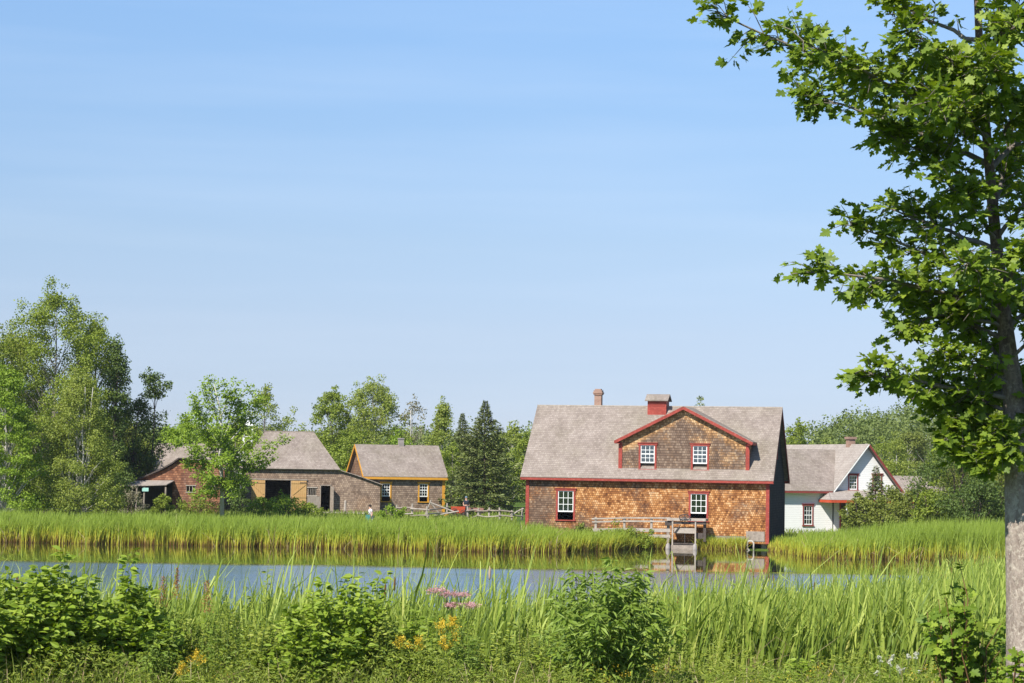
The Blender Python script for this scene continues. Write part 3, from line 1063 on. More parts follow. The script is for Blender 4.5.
# roof
rf = MB()
OV = 0.30
rf.slab([(-OV, -.36, EZ - .36), (ML + OV, -.36, EZ - .36), (ML + OV, MW / 2, EZ + MW / 2), (-OV, MW / 2, EZ + MW / 2)], 0.07)
rf.slab([(-OV, MW / 2, EZ + MW / 2), (ML + OV, MW / 2, EZ + MW / 2), (ML + OV, MW + .36, EZ - .36), (-OV, MW + .36, EZ - .36)], 0.07)
roof = rf.build('roof', 'roof_shingles', mill)
m = MB()
m.box((-OV, MW / 2 - .07, EZ + MW / 2 + .04), (ML + OV, MW / 2 + .07, EZ + MW / 2 + .11))
m.build('ridge_cap', 'pale_wood', roof)
m = MB()
m.box((-OV, -.385, EZ - .47), (ML + OV, -.345, EZ - .34))
m.box((-OV + .02, -.345, EZ - .49), (ML + OV - .02, -.01, EZ - .46))
for xx in (-OV + .02, ML + OV - .02):
    m.beam((xx, -.36, EZ - .44), (xx, MW / 2, EZ + MW / 2 - .08), .04, .19, (0, -1, 1))
    m.beam((xx, MW / 2, EZ + MW / 2 - .08), (xx, MW + .36, EZ - .44), .04, .19, (0, 1, 1))
m.box((-OV, MW + .345, EZ - .50), (ML + OV, MW + .385, EZ - .33))
m.build('eave_trim', 'red_trim', mill)
for xx, yy in ((0.07, -.02), (ML - .07, -.02)):
    m = MB()
    m.box((xx - .10, yy - .03, .36), (xx + .10, yy + .03, 3.82))
    m.build('corner_board', 'red_trim', mill)
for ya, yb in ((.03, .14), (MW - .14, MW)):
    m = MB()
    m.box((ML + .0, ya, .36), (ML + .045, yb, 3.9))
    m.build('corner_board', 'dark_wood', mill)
# loading door high in the shaded gable
m = MB()
m.box((ML - .01, 2.9, 5.3), (ML + .05, 3.0, 6.7))
m.box((ML - .01, 3.9, 5.3), (ML + .05, 4.0, 6.7))
m.box((ML - .01, 2.85, 6.7), (ML + .06, 4.05, 6.82))
m.box((ML - .01, 3.0, 5.3), (ML + .02, 3.9, 6.7))
m.build('loft_door', 'red_trim', mill)
for x, z0, z1, w in M_WIN:
    window(mill, x, 0, z0, z1, w, 'red_trim', rows=3, opened=.27)
# dormer (wide cross gable)
DX0, DX1, DY = 5.54, 13.24, 0.22
AX = (DX0 + DX1) / 2
D_WIN = [(7.25, 4.60, 6.12, 1.06), (10.36, 4.60, 6.12, 1.06)]
dz_e, dz_a = 6.20, 8.26
sl = (dz_a - dz_e) / (AX - 5.32)
zw = dz_a - (AX - DX0) * sl - .04
m = MB(True)
hs = [hole(x, z0, z1, w) for x, z0, z1, w in D_WIN]
wall_panel(m, DX0, DX1, EZ + DY - .05, 6.14, hs, lambda x, z: (x, DY, z))
xs = sorted({DX0, DX1} | {h[0] for h in hs} | {h[1] for h in hs})
m.poly([(x, DY, 6.14) for x in xs] + [(DX1, DY, zw), (AX, DY, dz_a - .06), (DX0, DY, zw)])
dw = m.build('dormer_wall', 'dormer_shingles', mill, solid=0.12)
m = MB()
m.poly([(DX1, DY, EZ + DY - .02), (DX1, zw - EZ, zw), (DX1, DY, zw)])
m.build('dormer_cheek', 'dormer_shingles', mill, solid=.05)
m = MB()
m.poly([(DX0, DY, EZ + DY - .02), (DX0, DY, zw), (DX0, zw - EZ, zw)])
m.build('dormer_cheek', 'dormer_shingles', mill, solid=.05)
m = MB()
m.slab([(5.32, DY - .30, dz_e), (AX, DY - .30, dz_a), (AX, dz_a - EZ, dz_a), (5.32, dz_e - EZ, dz_e)], .07)
m.slab([(AX, DY - .30, dz_a), (2 * AX - 5.32, DY - .30, dz_e), (2 * AX - 5.32, dz_e - EZ, dz_e), (AX, dz_a - EZ, dz_a)], .07)
droof = m.build('dormer_roof', 'roof_shingles', mill)
m = MB()
xe0, xe1 = 5.32, 2 * AX - 5.32
m.beam((xe0 - .02, DY - .315, dz_e - .05), (AX, DY - .315, dz_a - .05), .04, .17, (0, 0, 1))
m.beam((AX, DY - .318, dz_a - .05), (xe1 + .02, DY - .318, dz_e - .05), .04, .17, (0, 0, 1))
for xx in (xe0, xe1):
    m.box((xx - .03, DY - .29, dz_e - .12), (xx + .03, dz_e - EZ, dz_e + .03))
    m.box((min(xx, xx - math.copysign(.30, xx - AX)), DY - .29, dz_e - .13), (max(xx, xx - math.copysign(.30, xx - AX)), DY - .0, dz_e - .10))
m.build('dormer_trim', 'red_trim', mill)
for xx in (DX0 + .08, DX1 - .08):
    m = MB()
    m.box((xx - .11, DY - .04, EZ + DY - .06), (xx + .11, DY + .01, 6.16))
    m.build('corner_board', 'red_trim', mill)
for x, z0, z1, w in D_WIN:
    window(mill, x, DY, z0, z1, w, 'red_trim', rows=4, opened=.25, blind=True)
m = MB()
m.slab([(DX0 + .15, DY + .13, EZ + DY + .23), (DX1 - .15, DY + .13, EZ + DY + .23), (DX1 - .15, 1.7, EZ + 1.8), (DX0 + .15, 1.7, EZ + 1.8)], .03)
m.box((DX0 + .15, DY + .125, EZ + .1), (DX1 - .15, DY + .14, 5.02))
m.build('dark_sash_backing', 'interior_boards', mill)  # dark sheets added behind the dormer sashes so the open gaps look black
# chimney and cupola on the ridge
m = MB()
m.box((3.24, 4.05, 7.8), (3.67, 4.48, 9.08))
m.box((3.19, 4.0, 9.08), (3.72, 4.53, 9.16))
m.box((3.16, 3.97, 9.16), (3.75, 4.56, 9.24))
m.box((3.20, 4.01, 9.24), (3.71, 4.52, 9.36))
m.box((3.27, 4.08, 9.36), (3.64, 4.45, 9.44))
m.build('chimney', 'brick', roof)
m = MB()
m.box((6.65, 3.45, 7.8), (7.79, 4.55, 8.74))
cup = m.build('cupola', 'red_trim', mill)
m = MB()
for i in range(4):
    zz = 8.42 + i * .085
    m.box((6.73, 3.425, zz), (7.71, 3.45, zz + .05))
m.build('louver', 'red_trim', cup)
m = MB()
m.slab([(6.51, 3.27, 8.70), (7.93, 3.27, 8.70), (7.93, 4.0, 9.10), (6.51, 4.0, 9.10)], .05)
m.slab([(6.51, 4.0, 9.10), (7.93, 4.0, 9.10), (7.93, 4.73, 8.70), (6.51, 4.73, 8.70)], .05)
for xx in (6.65, 7.52):
    m.poly([(xx, 3.45, 8.74), (xx, 4.55, 8.74), (xx, 4.0, 9.08)])
m.build('cupola_roof', 'roof_shingles', cup)
# skirt and patched corner at the waterline
m = MB()
m.box((10.9, -.035, .2), (13.1, -.003, .78))
m.build('skirt_board', 'grey_planks', mill)
m = MB()
m.box((13.15, -.045, .50), (14.22, -.003, 1.08))
m.build('wall_patch', 'old_wood', mill)

pipe = empty('outfall_pipe', (0, 0, 0))
def millpt(x, y, z):
    a = R(-13.4)
    return (0.9976 + x * math.cos(a) - y * math.sin(a), 131.3488 + x * math.sin(a) + y * math.cos(a), z)
pipe.location = millpt(13.45, -.35, 0)
pipe.rotation_euler = (0, 0, R(-13.4))
tag(pipe, 'pale bent pipe with two legs at the mill corner by the water', 'pipe')
m = MB()
m.tube([(-.18, 0, -.3), (-.18, 0, .42), (-.12, 0, .52), (.1, 0, .52), (.18, 0, .42), (.18, 0, -.3)], .05, 8)
m.build('bent_tube', 'pipe_paint', pipe, smooth=True)
m = MB()
m.tube([(-.18, 0, .1), (.05, -.2, -.12)], .045, 8)
m.build('spout', 'pipe_paint', pipe, smooth=True)

# footbridge along the wall and the sluice gate
br_ = empty('wooden_footbridge', millpt(0, 0, 0), R(-13.4))
tag(br_, 'weathered wooden footbridge with rails along the mill wall', 'footbridge')
m = MB()
m.box((4.2, -1.15, .55), (8.6, -.25, .63))
for xx in np.arange(4.3, 8.5, .5):
    m.box((xx, -1.1, .43), (xx + .1, -.3, .55))
m.build('deck', 'old_wood', br_)
for i, xx in enumerate((4.4, 6.1, 7.7)):
    m = MB()
    m.box((xx, -1.22, -.4), (xx + .13, -1.09, 1.74))
    m.build('post', 'pale_wood', br_)
for z0, z1, h in ((1.46, 1.58, .09), (1.64, 1.78, .08), (.98, 1.06, .20), (.66, .72, .18)):
    m = MB()
    m.beam((4.25, -1.26, z0), (6.4, -1.26, (z0 + z1) / 2 + .03), .05, h)
    m.beam((6.4, -1.264, (z0 + z1) / 2 + .03), (8.9, -1.264, z1), .05, h)
    m.build('rail', 'pale_wood', br_)
sg = empty('sluice_gate', millpt(0, 0, 0), R(-13.4))
tag(sg, 'grey wooden sluice gate frame with hand wheel before the mill wall', 'sluice gate')
for xx in (9.06, 10.40):
    m = MB()
    m.box((xx - .04, -1.52, -.5), (xx + .04, -1.43, 1.64))
    m.build('post', 'pale_wood', sg)
for xx, mt_ in ((8.76, 'old_wood'), (10.90, 'dark_wood')):
    m = MB()
    m.box((xx - .08, -1.28, .45 if xx > 10 else -.1), (xx + .08, -1.12, 1.62))
    m.build('post', mt_, sg)
m = MB()
m.box((8.72, -1.56, 1.64), (11.0, -.5, 1.78))
m.build('beam', 'pale_wood', sg)
m = MB()
m.box((8.60, -1.45, 1.36), (9.0, -1.1, 1.61))
m.box((9.12, -1.46, 1.44), (11.0, -1.38, 1.60))
m.box((9.11, -1.49, .29), (10.35, -1.42, .36))
m.box((10.42, -1.3, .62), (10.8, -1.2, .95))
m.beam((9.15, -1.45, .9), (9.5, -1.45, 1.4), .05, .07, (0, -1, 0))
m.build('brace', 'dark_wood', sg)
m = MB()
m.box((9.12, -1.40, .92), (10.34, -1.34, 1.22))
m.build('crossboard', 'pale_wood', sg)
m = MB()
m.box((9.0, -1.62, -.4), (10.46, -1.38, .24))
m.build('gate_board', 'old_wood', sg)
for xx in (8.84, 10.42):
    m = MB()
    m.tube([(xx, -1.74, -.5), (xx, -1.74, .05), (xx, -1.72, .26), (xx + .02, -1.72, .34)], [.14, .14, .12, .05], 9)
    m.build('footing', 'concrete', sg, smooth=True)
m = MB()
m.tube([(9.75, -1.3, .3), (9.75, -1.3, 2.0)], .025, 6)
m.build('gate_rod', 'iron', sg)
m = MB()
n = 16
for i in range(n):
    a0, a1 = 6.2832 * i / n, 6.2832 * (i + 1) / n
    m.tube([(9.78 + .32 * math.cos(a0), -1.66, 1.84 + .17 * math.sin(a0)), (9.78 + .32 * math.cos(a1), -1.66, 1.84 + .17 * math.sin(a1))], .026, 6, False)
for i in range(4):
    a = math.pi * i / 4
    m.tube([(9.78 + .32 * math.cos(a), -1.66, 1.84 + .17 * math.sin(a)), (9.78 - .32 * math.cos(a), -1.66, 1.84 - .17 * math.sin(a))], .012, 5, False)
m.build('hand_wheel', 'iron', sg)

# ------------------------------------------------------------------ white farmhouse
fh = empty('white_farmhouse', (22.87, 155.0, 0.0), R(19))
tag(fh, 'white clapboard farmhouse with red window trim, grey roof and porch, behind the mill', 'farmhouse')
GW, GE, GA, GL = 5.0, 3.50, 6.55, 13.5       # gable width, eave, apex, length
gs = (GA - GE) / (GW / 2)
gx0 = -0.06
G_WIN = [(1.42, 3.34, 4.48, .78), (3.32, 3.36, 4.50, .78)]
W_WIN = [(-2.09, .84, 2.32, .82)]
m = MB(True)
hs = [hole(x, a, b, w) for x, a, b, w in G_WIN]
wall_panel(m, gx0, GW + gx0, .2, 3.36, [], lambda x, z: (x, 0, z))
# upper gable with its two windows, split into strips under the rakes
def gtop(x):
    return GE - .1 + gs * (x - gx0 if x < gx0 + GW / 2 else gx0 + GW - x)
xs = sorted({gx0, gx0 + GW, gx0 + GW / 2} | {h[0] for h in hs} | {h[1] for h in hs})
for i in range(len(xs) - 1):
    a, b = xs[i], xs[i + 1]
    hh = [h for h in hs if h[0] <= a + 1e-6 and h[1] >= b - 1e-6]
    if hh:
        m.poly([(a, 0, hh[0][3]), (b, 0, hh[0][3]), (b, 0, gtop(b)), (a, 0, gtop(a))])
    else:
        m.poly([(a, 0, 3.36), (b, 0, 3.36), (b, 0, gtop(b)), (a, 0, gtop(a))])
m.build('gable_wall', 'white_clapboard', fh, solid=.12)
m = MB(True)
wl = -5.6
hs = [hole(x, a, b, w) for x, a, b, w in W_WIN]
wall_panel(m, wl, gx0 - .125, .2, 3.42, hs, lambda x, z: (x, .003, z))
m.build('wing_wall', 'white_clapboard', fh, solid=.12)
m = MB()
m.poly([(GW + gx0, 0.0, .2), (GW + gx0, GL, .2), (GW + gx0, GL, GE - .05), (GW + gx0, 0, GE - .05)])
m.poly([(gx0, GL, .2), (gx0, 8.0, .2), (gx0, 8.0, GE), (gx0, GL, GE)])
m.poly([(gx0, GL, .2), (GW + gx0, GL, .2), (GW + gx0, GL, GE), (gx0 + GW / 2, GL, GA - .1), (gx0, GL, GE)])
m.poly([(wl, 8.0, .2), (wl, 0, .2), (wl, 0, 3.4), (wl, 4.0, 6.0), (wl, 8.0, 3.4)])
m.poly([(gx0, 8.0, .2), (wl, 8.0, .2), (wl, 8.0, 3.4), (gx0, 8.0, 3.4)])
m.build('rear_wall', 'white_clapboard', fh)
m = MB()
cx = gx0 + GW / 2
ov = .34
m.slab([(gx0 - ov, -.42, GE - gs * ov), (cx, -.42, GA), (cx, GL + .3, GA), (gx0 - ov, GL + .3, GE - gs * ov)], .07)
m.slab([(cx, -.42, GA), (gx0 + GW + ov, -.42, GE - gs * ov), (gx0 + GW + ov, GL + .3, GE - gs * ov), (cx, GL + .3, GA)], .07)
fr_ = m.build('roof', 'roof_shingles_pale', fh)
m = MB()
ws = (6.12 - 3.50) / 4.0
xv = gx0 + (6.12 - GE) / gs
WO = .48
m.slab([(wl - .3, -WO, 3.5 - ws * WO), (gx0 - ov - .012, -WO, 3.5 - ws * WO), (xv, 4.0, 6.12), (wl - .3, 4.0, 6.12)], .075)
m.slab([(wl - .3, 4.0, 6.12), (xv, 4.0, 6.12), (gx0 - ov, 8.35, 3.5 - ws * .35), (wl - .3, 8.35, 3.5 - ws * .35)], .075)
m.build('wing_roof', 'roof_shingles', fh)
m = MB()
m.beam((gx0 + GW / 2 + .02, -.44, GA - .05), (gx0 + GW + ov + .03, -.44, GE - gs * ov - .05), .04, .14, (0, 0, 1))
m.build('rake_trim', 'maroon_trim', fh)
m = MB()
m.box((wl - .3, -WO - .03, 3.5 - ws * WO - .10), (gx0 - ov - .03, -WO + .005, 3.5 - ws * WO + .04))
m.build('eave_trim', 'maroon_trim', fh)
m = MB()
m.beam((gx0 - ov, -.435, GE - gs * ov - .02), (gx0 + GW / 2, -.435, GA - .02), .03, .07, (0, 0, 1))
m.box((wl, -WO + .01, 3.5 - ws * WO - .08), (gx0 - .35, -.01, 3.5 - ws * WO - .05))
m.build('soffit', 'white_paint', fh)
m = MB()
m.box((cx - .25, 2.1, 6.2), (cx + .25, 2.6, 7.05))
m.box((cx - .33, 2.02, 6.95), (cx + .33, 2.68, 7.12))
m.build('chimney', 'brick', fr_)
for x, a, b, w in G_WIN + W_WIN:
    window(fh, x, 0.0, a, b, w, 'maroon_trim', rows=4, cols=3, opened=0.02, t=.085)
# porch
m = MB()
m.slab([(-1.25, -1.9, 2.62), (5.75, -1.9, 2.62), (5.1, 0.0, 3.26), (-.55, 0.0, 3.26)], .06)
m.slab([(-1.25, -1.9, 2.62), (-.55, 0.0, 3.26), (-1.25, 0.0, 2.62)], .06)
pr_ = m.build('porch_roof', 'roof_shingles_pale', fh)
m = MB()
m.box((-1.27, -1.93, 2.46), (5.77, -1.88, 2.64))
m.box((-1.29, -1.88, 2.46), (-1.24, 0.0, 2.64))
m.build('porch_fascia', 'cart_red', pr_)
m = MB()
m.box((-1.2, -1.85, 2.47), (5.7, -.02, 2.50))
m.build('porch_ceiling', 'pale_wood', pr_)
for xx in (.02, 1.9, 3.8, 5.55):
    m = MB()
    m.box((xx - .06, -1.84, .3), (xx + .06, -1.72, 2.46))
    m.build('porch_post', 'white_paint', fh)
m = MB()
m.box((-.8, -1.9, .25), (5.7, -.02, .42))
m.build('porch_floor', 'old_wood', fh)
m = MB()
m.box((.45, -.05, .42), (1.35, -.01, 2.42))
dr = m.build('door', 'dark_wood', fh)
m = MB()
m.box((.36, -.07, .42), (.45, -.0, 2.5))
m.box((1.35, -.07, .42), (1.44, -.0, 2.5))
m.build('door_frame', 'red_trim', dr)

# low shed roof behind the farmhouse
def simple_barn(name, label, cat, px, D, wid, dep, zb, ze, zr, rot, wallm, roofm, trim=None):
    p = at(px, 480, D)
    g = empty(name, (p[0], p[1], 0), R(rot))
    tag(g, label, cat)
    m = MB()
    m.poly([(0, 0, zb), (wid, 0, zb), (wid, 0, ze), (0, 0, ze)])
    m.poly([(wid, dep, zb), (0, dep, zb), (0, dep, ze), (wid, dep, ze)])
    m.poly([(wid, 0, zb), (wid, dep, zb), (wid, dep, ze), (wid, dep / 2, zr - .05), (wid, 0, ze)])
    m.poly([(0, dep, zb), (0, 0, zb), (0, 0, ze), (0, dep / 2, zr - .05), (0, dep, ze)])
    m.build('wall', wallm, g, solid=.1)
    s_ = (zr - ze) / (dep / 2)
    m = MB()
    m.slab([(-.3, -.3, ze - .3 * s_), (wid + .3, -.3, ze - .3 * s_), (wid + .3, dep / 2, zr), (-.3, dep / 2, zr)], .07)
    m.slab([(-.3, dep / 2, zr), (wid + .3, dep / 2, zr), (wid + .3, dep + .3, ze - .3 * s_), (-.3, dep + .3, ze - .3 * s_)], .07)
    m.build('roof', roofm, g)
    return g


simple_barn('storage_shed', 'low shed with plain brownish shingle roof right of the white farmhouse', 'shed', 893, 185, 4.4, 4.5, .8, 2.6, 4.28, 4, 'grey_shingles', 'roof_shingles')

# ------------------------------------------------------------------ orange-trimmed cottage
ct = empty('cottage', (-11.118, 170.0, 0.0), R(17.7))
tag(ct, 'small brown shingled cottage with orange corner boards and window frames', 'cottage')
CL, CW, CE, CR = 6.35, 5.5, 3.86, 6.12
C_WIN = [(1.62, 1.78, 3.26, .88), (4.64, 1.78, 3.28, .88)]
cs = (CR - CE) / (CW / 2)
m = MB(True)
wall_panel(m, 0, CL, .6, 3.78, [hole(x, a, b, w) for x, a, b, w in C_WIN], lambda x, z: (x, 0, z))
m.build('front_wall', 'grey_shingles', ct, solid=.12)
m = MB()
m.poly([(0, CW, .6), (0, 0, .6), (0, 0, CE - .08), (0, CW / 2, CR - .1), (0, CW, CE - .08)])
m.build('gable_wall', 'mill_shingles', ct, solid=.12)
m = MB()
m.poly([(CL, 0, .6), (CL, CW, .6), (CL, CW, CE - .08), (CL, CW / 2, CR - .1), (CL, 0, CE - .08)])
m.poly([(CL, CW, .6), (0, CW, .6), (0, CW, 3.78), (CL, CW, 3.78)])
m.build('rear_wall', 'grey_shingles', ct)
m = MB()
m.slab([(-.25, -.28, CE - .28 * cs), (CL + .2, -.28, CE - .28 * cs), (CL + .2, CW / 2, CR), (-.25, CW / 2, CR)], .07)
m.slab([(-.25, CW / 2, CR), (CL + .2, CW / 2, CR), (CL + .2, CW + .28, CE - .28 * cs), (-.25, CW + .28, CE - .28 * cs)], .07)
cr_ = m.build('roof', 'roof_shingles', ct)
m = MB()
m.box((3.3, 2.55, 5.7), (3.68, 2.93, 6.72))
m.box((3.26, 2.51, 6.62), (3.72, 2.97, 6.70))
m.build('chimney', 'concrete', cr_)
m = MB()
m.box((-.25, -.31, CE - .28 * cs - .16), (CL + .2, -.27, CE - .28 * cs + .02))
m.beam((-.25, -.28, CE - .28 * cs - .05), (-.25, CW / 2, CR - .05), .05, .2, (0, -1, 1))
m.beam((-.25, CW / 2, CR - .05), (-.25, CW + .28, CE - .28 * cs - .05), .05, .2, (0, 1, 1))
m.box((-.06, -.04, .6), (.10, .02, CE - .3))
m.build('eave_trim', 'orange_trim', ct)
m = MB()
m.box((CL - .2, -.04, .6), (CL + .03, .02, CE - .35))
m.build('corner_board', 'orange_trim', ct)
m = MB()
m.box((-.03, CW / 2 - .06, 4.9), (.02, CW / 2 + .06, 5.75))
m.build('gable_slat', 'pale_wood', ct)
for x, a, b, w in C_WIN:
    window(ct, x, 0, a, b, w, 'orange_trim', rows=4, cols=3, opened=.27)

# ------------------------------------------------------------------ hip-roofed barn
bn = empty('barn', (-20.43, 168.0, 0.0), R(5))
tag(bn, 'weathered shingled barn with hip roof and open plank doors', 'barn')
m = MB(True)
OP = (1.80, 3.72, .7, 3.27)
BW = (5.04, 5.68, 2.18, 2.74)
BD = (6.02, 6.76, .7, 2.92)
wall_panel(m, 0, 7.3, .7, 4.12, [OP, BW, BD], lambda x, z: (x, 0, z))
m.poly([(7.3, 0, .7), (8.8, 0, .7), (10.55, 0, .7), (10.55, 0, 3.05), (8.8, 0, 3.66), (7.3, 0, 4.12)])
m.build('front_wall', 'grey_shingles', bn, solid=.12)
m = MB()
m.poly([(0, 7, .7), (0, 0, .7), (0, 0, 4.1), (0, 7, 4.1)])
m.poly([(10.55, 0, .7), (10.55, 7, .7), (10.55, 7, 3.05), (10.55, 0, 3.05)])
m.poly([(10.55, 7, .7), (0, 7, .7), (0, 7, 4.1), (7.3, 7, 4.1), (8.8, 7, 3.66), (10.55, 7, 3.05)])
m.build('rear_wall', 'grey_shingles', bn)
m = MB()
m.box((4.4, .15, .7), (4.5, 6.8, 4.0))
m.build('inner_wall', 'interior_boards', bn)
m = MB()
e = 4.12
zr_ = 7.0
x0_, x1_ = -.2, 7.45
A_, B_, C_, D_ = (x0_, -.25, e), (x1_, -.25, e), (x1_, 7.25, e), (x0_, 7.25, e)
E_, F_ = (1.62, 3.5, zr_), (5.36, 3.5, zr_)
m.slab([A_, B_, F_, E_], .06)
m.slab([B_, C_, F_], .06)
m.slab([C_, D_, E_, F_], .06)
m.slab([D_, A_, E_], .06)
m.slab([(7.3, -.2, 4.14), (8.8, -.2, 3.70), (8.8, 7.2, 3.70), (7.3, 7.2, 4.14)], .06)
m.slab([(8.8, -.2, 3.70), (10.75, -.2, 3.02), (10.75, 7.2, 3.02), (8.8, 7.2, 3.70)], .06)
br2 = m.build('roof', 'roof_shingles', bn)
m = MB()
m.box((1.5, 3.42, zr_ + .04), (5.45, 3.58, zr_ + .10))
m.build('ridge_cap', 'old_wood', br2)
for (a, b, flip) in ((.74, 1.78, 1), (3.76, 4.92, 1)):
    m = MB()
    m.box((a, -.07, .95), (b, -.02, 3.27))
    d_ = m.build('barn_door', 'door_planks', bn)
    m = MB()
    for zz in (1.05, 2.05, 3.12):
        m.box((a, -.10, zz - .07), (b, -.072, zz + .07))
    if a < 2:
        m.beam((a + .1, -.088, 3.0), (b - .1, -.088, 2.2), .03, .12, (0, 0, 1))
    else:
        m.beam((a + .1, -.088, 2.2), (b - .1, -.088, 3.0), .03, .12, (0, 0, 1))
    m.beam((a + .1, -.088, 1.9), (b - .1, -.088, 1.2), .03, .12, (0, 0, 1))
    m.build('brace', 'door_planks', d_)
    for zz in (1.05, 3.12):
        m = MB()
        m.box((a + .02 if a < 2 else b - .5, -.115, zz - .03), (a + .5 if a < 2 else b - .02, -.101, zz + .03))
        m.build('hinge', 'iron', d_)
m = MB()
m.box((1.70, -.06, .9), (1.80, .04, 3.3))
m.box((3.72, -.06, .9), (3.80, .04, 3.3))
m.box((.6, -.09, 3.30), (5.0, .03, 3.40))
m.build('door_frame', 'old_wood', bn)
m = MB()
m.box((4.96, -.05, 2.74), (5.76, .04, 2.82))
m.box((4.96, -.05, 2.10), (5.76, .04, 2.18))
for i in range(5):
    xx = 5.08 + i * .14
    m.box((xx - .015, 0, 2.18), (xx + .015, .03, 2.74))
m.build('window', 'pale_wood', bn)
m = MB()
m.box((5.95, -.05, .9), (6.03, .05, 3.0))
m.box((6.75, -.05, .9), (6.83, .05, 3.0))
m.box((5.95, -.05, 2.92), (6.83, .05, 3.0))
m.beam((6.76, -.02, 1.92), (7.0, -.62, 1.92), 0.05, 1.9)
m.build('door', 'old_wood', bn)
m = MB()
m.box((5.0, -.04, .8), (5.94, -.003, 2.09))
m.build('wall_planks', 'grey_planks', bn)

# ------------------------------------------------------------------ red forge shed with porch
sh = empty('forge_shed', (-24.77, 162.0, 0.0), 0)
tag(sh, 'reddish shingled shed with a sagging lean-to porch behind the young maple', 'shed')
m = MB(True)
F_W = [(1.03, 1.68, 2.38, 2.82), (2.50, 3.14, 2.36, 2.80)]
wall_panel(m, 0, 3.8, .8, 4.05, F_W, lambda x, z: (x, 0, z))
m.poly([(0, 0, 4.05), (1.03, 0, 4.05), (1.68, 0, 4.05), (2.5, 0, 4.05), (3.14, 0, 4.05), (3.8, 0, 4.05), (3.8, 0, 4.74), (.45, 0, 4.74), (0.0, 0, 4.35)])
m.poly([(0, 0, 3.25), (0, 0, 4.05), (0, 0, 4.35), (-.8, 0, 3.90), (-1.7, 0, 3.55), (-2.5, 0, 3.30), (-2.5, 0, 3.0)])
m.build('front_wall', 'red_shingles', sh, solid=.12)
m = MB()
m.poly([(0, 0, .8), (0, 5, .8), (0, 5, 4.3), (0, 0, 4.3)])
m.poly([(3.8, 0, .8), (3.8, 5, .8), (3.8, 5, 4.7), (3.8, 0, 4.7)])
m.poly([(3.8, 5, .8), (-2.8, 5, .8), (-2.8, 5, 3.0), (0, 5, 4.3), (3.8, 5, 4.7)])
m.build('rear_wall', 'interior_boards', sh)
m = MB()
pf = [(-3.1, 2.98), (-2.5, 3.22), (-1.7, 3.56), (-.8, 3.98), (0.0, 4.45), (.45, 4.80)]
for i in range(len(pf) - 1):
    (xa, za), (xb, zb_) = pf[i], pf[i + 1]
    m.slab([(xa, -.25, za), (xb, -.25, zb_), (xb, 5.3, zb_), (xa, 5.3, za)], .10)
m.slab([(.45, -.25, 4.80), (4.0, -.25, 4.76), (4.0, 5.3, 4.76), (.45, 5.3, 4.80)], .05)
rs = m.build('roof', 'dark_wood', sh)
m = MB()
m.slab([(-3.85, -2.2, 2.70), (-.1, -2.2, 2.86), (.12, -.01, 3.14), (-2.6, -.01, 3.12)], .06)
m.slab([(-3.85, -2.2, 2.70), (-2.6, -.01, 3.12), (-3.3, 3.0, 2.90), (-3.9, 3.0, 2.66)], .06)
m.build('porch_roof', 'roof_shingles_pale', sh)
for xx in (-3.55, -2.3, -1.75, -.2):
    m = MB()
    m.tube([(xx, -2.05, .6), (xx + .03, -2.05, 2.74)], .07, 7)
    m.build('porch_post', 'old_wood', sh)
for a, b, c, d_ in F_W:
    m = MB()
    m.box((a - .06, -.04, d_), (b + .06, .03, d_ + .06))
    m.box((a - .06, -.04, c - .06), (b + .06, .03, c))
    for i in range(4):
        xx = a + (b - a) * i / 3
        m.box((xx - .02, 0, c), (xx + .02, .03, d_))
    m.build('window', 'pale_wood', sh)
m = MB()
m.box((-2.6, 1.6, .8), (-.1, 1.7, 3.2))
m.build('inner_wall', 'interior_boards', sh)
sgn = MB()
sgn.box((-1.86, -2.20, 2.40), (-1.40, -2.16, 2.66))
so_ = sgn.build('porch_sign', 'sign_green', None)
so_.location = (-24.77, 162.0, 0)
tag(so_, 'small pale green sign hung on the forge porch post', 'sign')

simple_barn('tall_shed', 'grey shingle roofed shed rising behind the forge porch', 'shed', 147, 172, 4.6, 7.0, .9, 3.3, 6.0, -8, 'grey_shingles', 'roof_shingles')

# small white church with belfry far behind the barn
p = at(248, 440, 235)
chb = empty('white_church', (p[0], p[1], 1.2), R(8))
tag(chb, 'white belfry of a small church behind the leafy maple and barn roof', 'church')
m = MB()
m.poly([(-3, -8, 0), (3, -8, 0), (3, -8, 3.4), (0, -8, 5.6), (-3, -8, 3.4)])
m.poly([(3, 4, 0), (-3, 4, 0), (-3, 4, 3.4), (0, 4, 5.6), (3, 4, 3.4)])
m.poly([(3, -8, 0), (3, 4, 0), (3, 4, 3.4), (3, -8, 3.4)])
m.poly([(-3, 4, 0), (-3, -8, 0), (-3, -8, 3.4), (-3, 4, 3.4)])
m.build('wall', 'white_clapboard', chb, (0, 8, 0), solid=.1)
m = MB()
m.slab([(-3.2, -.2, 3.25), (0, -.2, 5.7), (0, 12.2, 5.7), (-3.2, 12.2, 3.25)], .08)
m.slab([(0, -.2, 5.7), (3.2, -.2, 3.25), (3.2, 12.2, 3.25), (0, 12.2, 5.7)], .08)
m.build('roof', 'roof_shingles', chb)
m = MB()
m.box((-.55, .4, 5.2), (.55, 1.5, 6.2))
for sx in (-.5, .38):
    for sy in (.42, 1.36):
        m.box((sx, sy, 6.2), (sx + .12, sy + .12, 7.3))
m.box((-.62, .33, 7.3), (.62, 1.57, 7.42))
for q in ((-.6, .35, .6, .35), (.6, .35, .6, 1.55), (.6, 1.55, -.6, 1.55), (-.6, 1.55, -.6, .35)):
    m.poly([(q[0], q[1], 7.42), (q[2], q[3], 7.42), (0, .95, 8.0)])
m.box((-.04, .91, 7.9), (.04, .99, 8.5))
m.build('belfry', 'white_paint', chb)

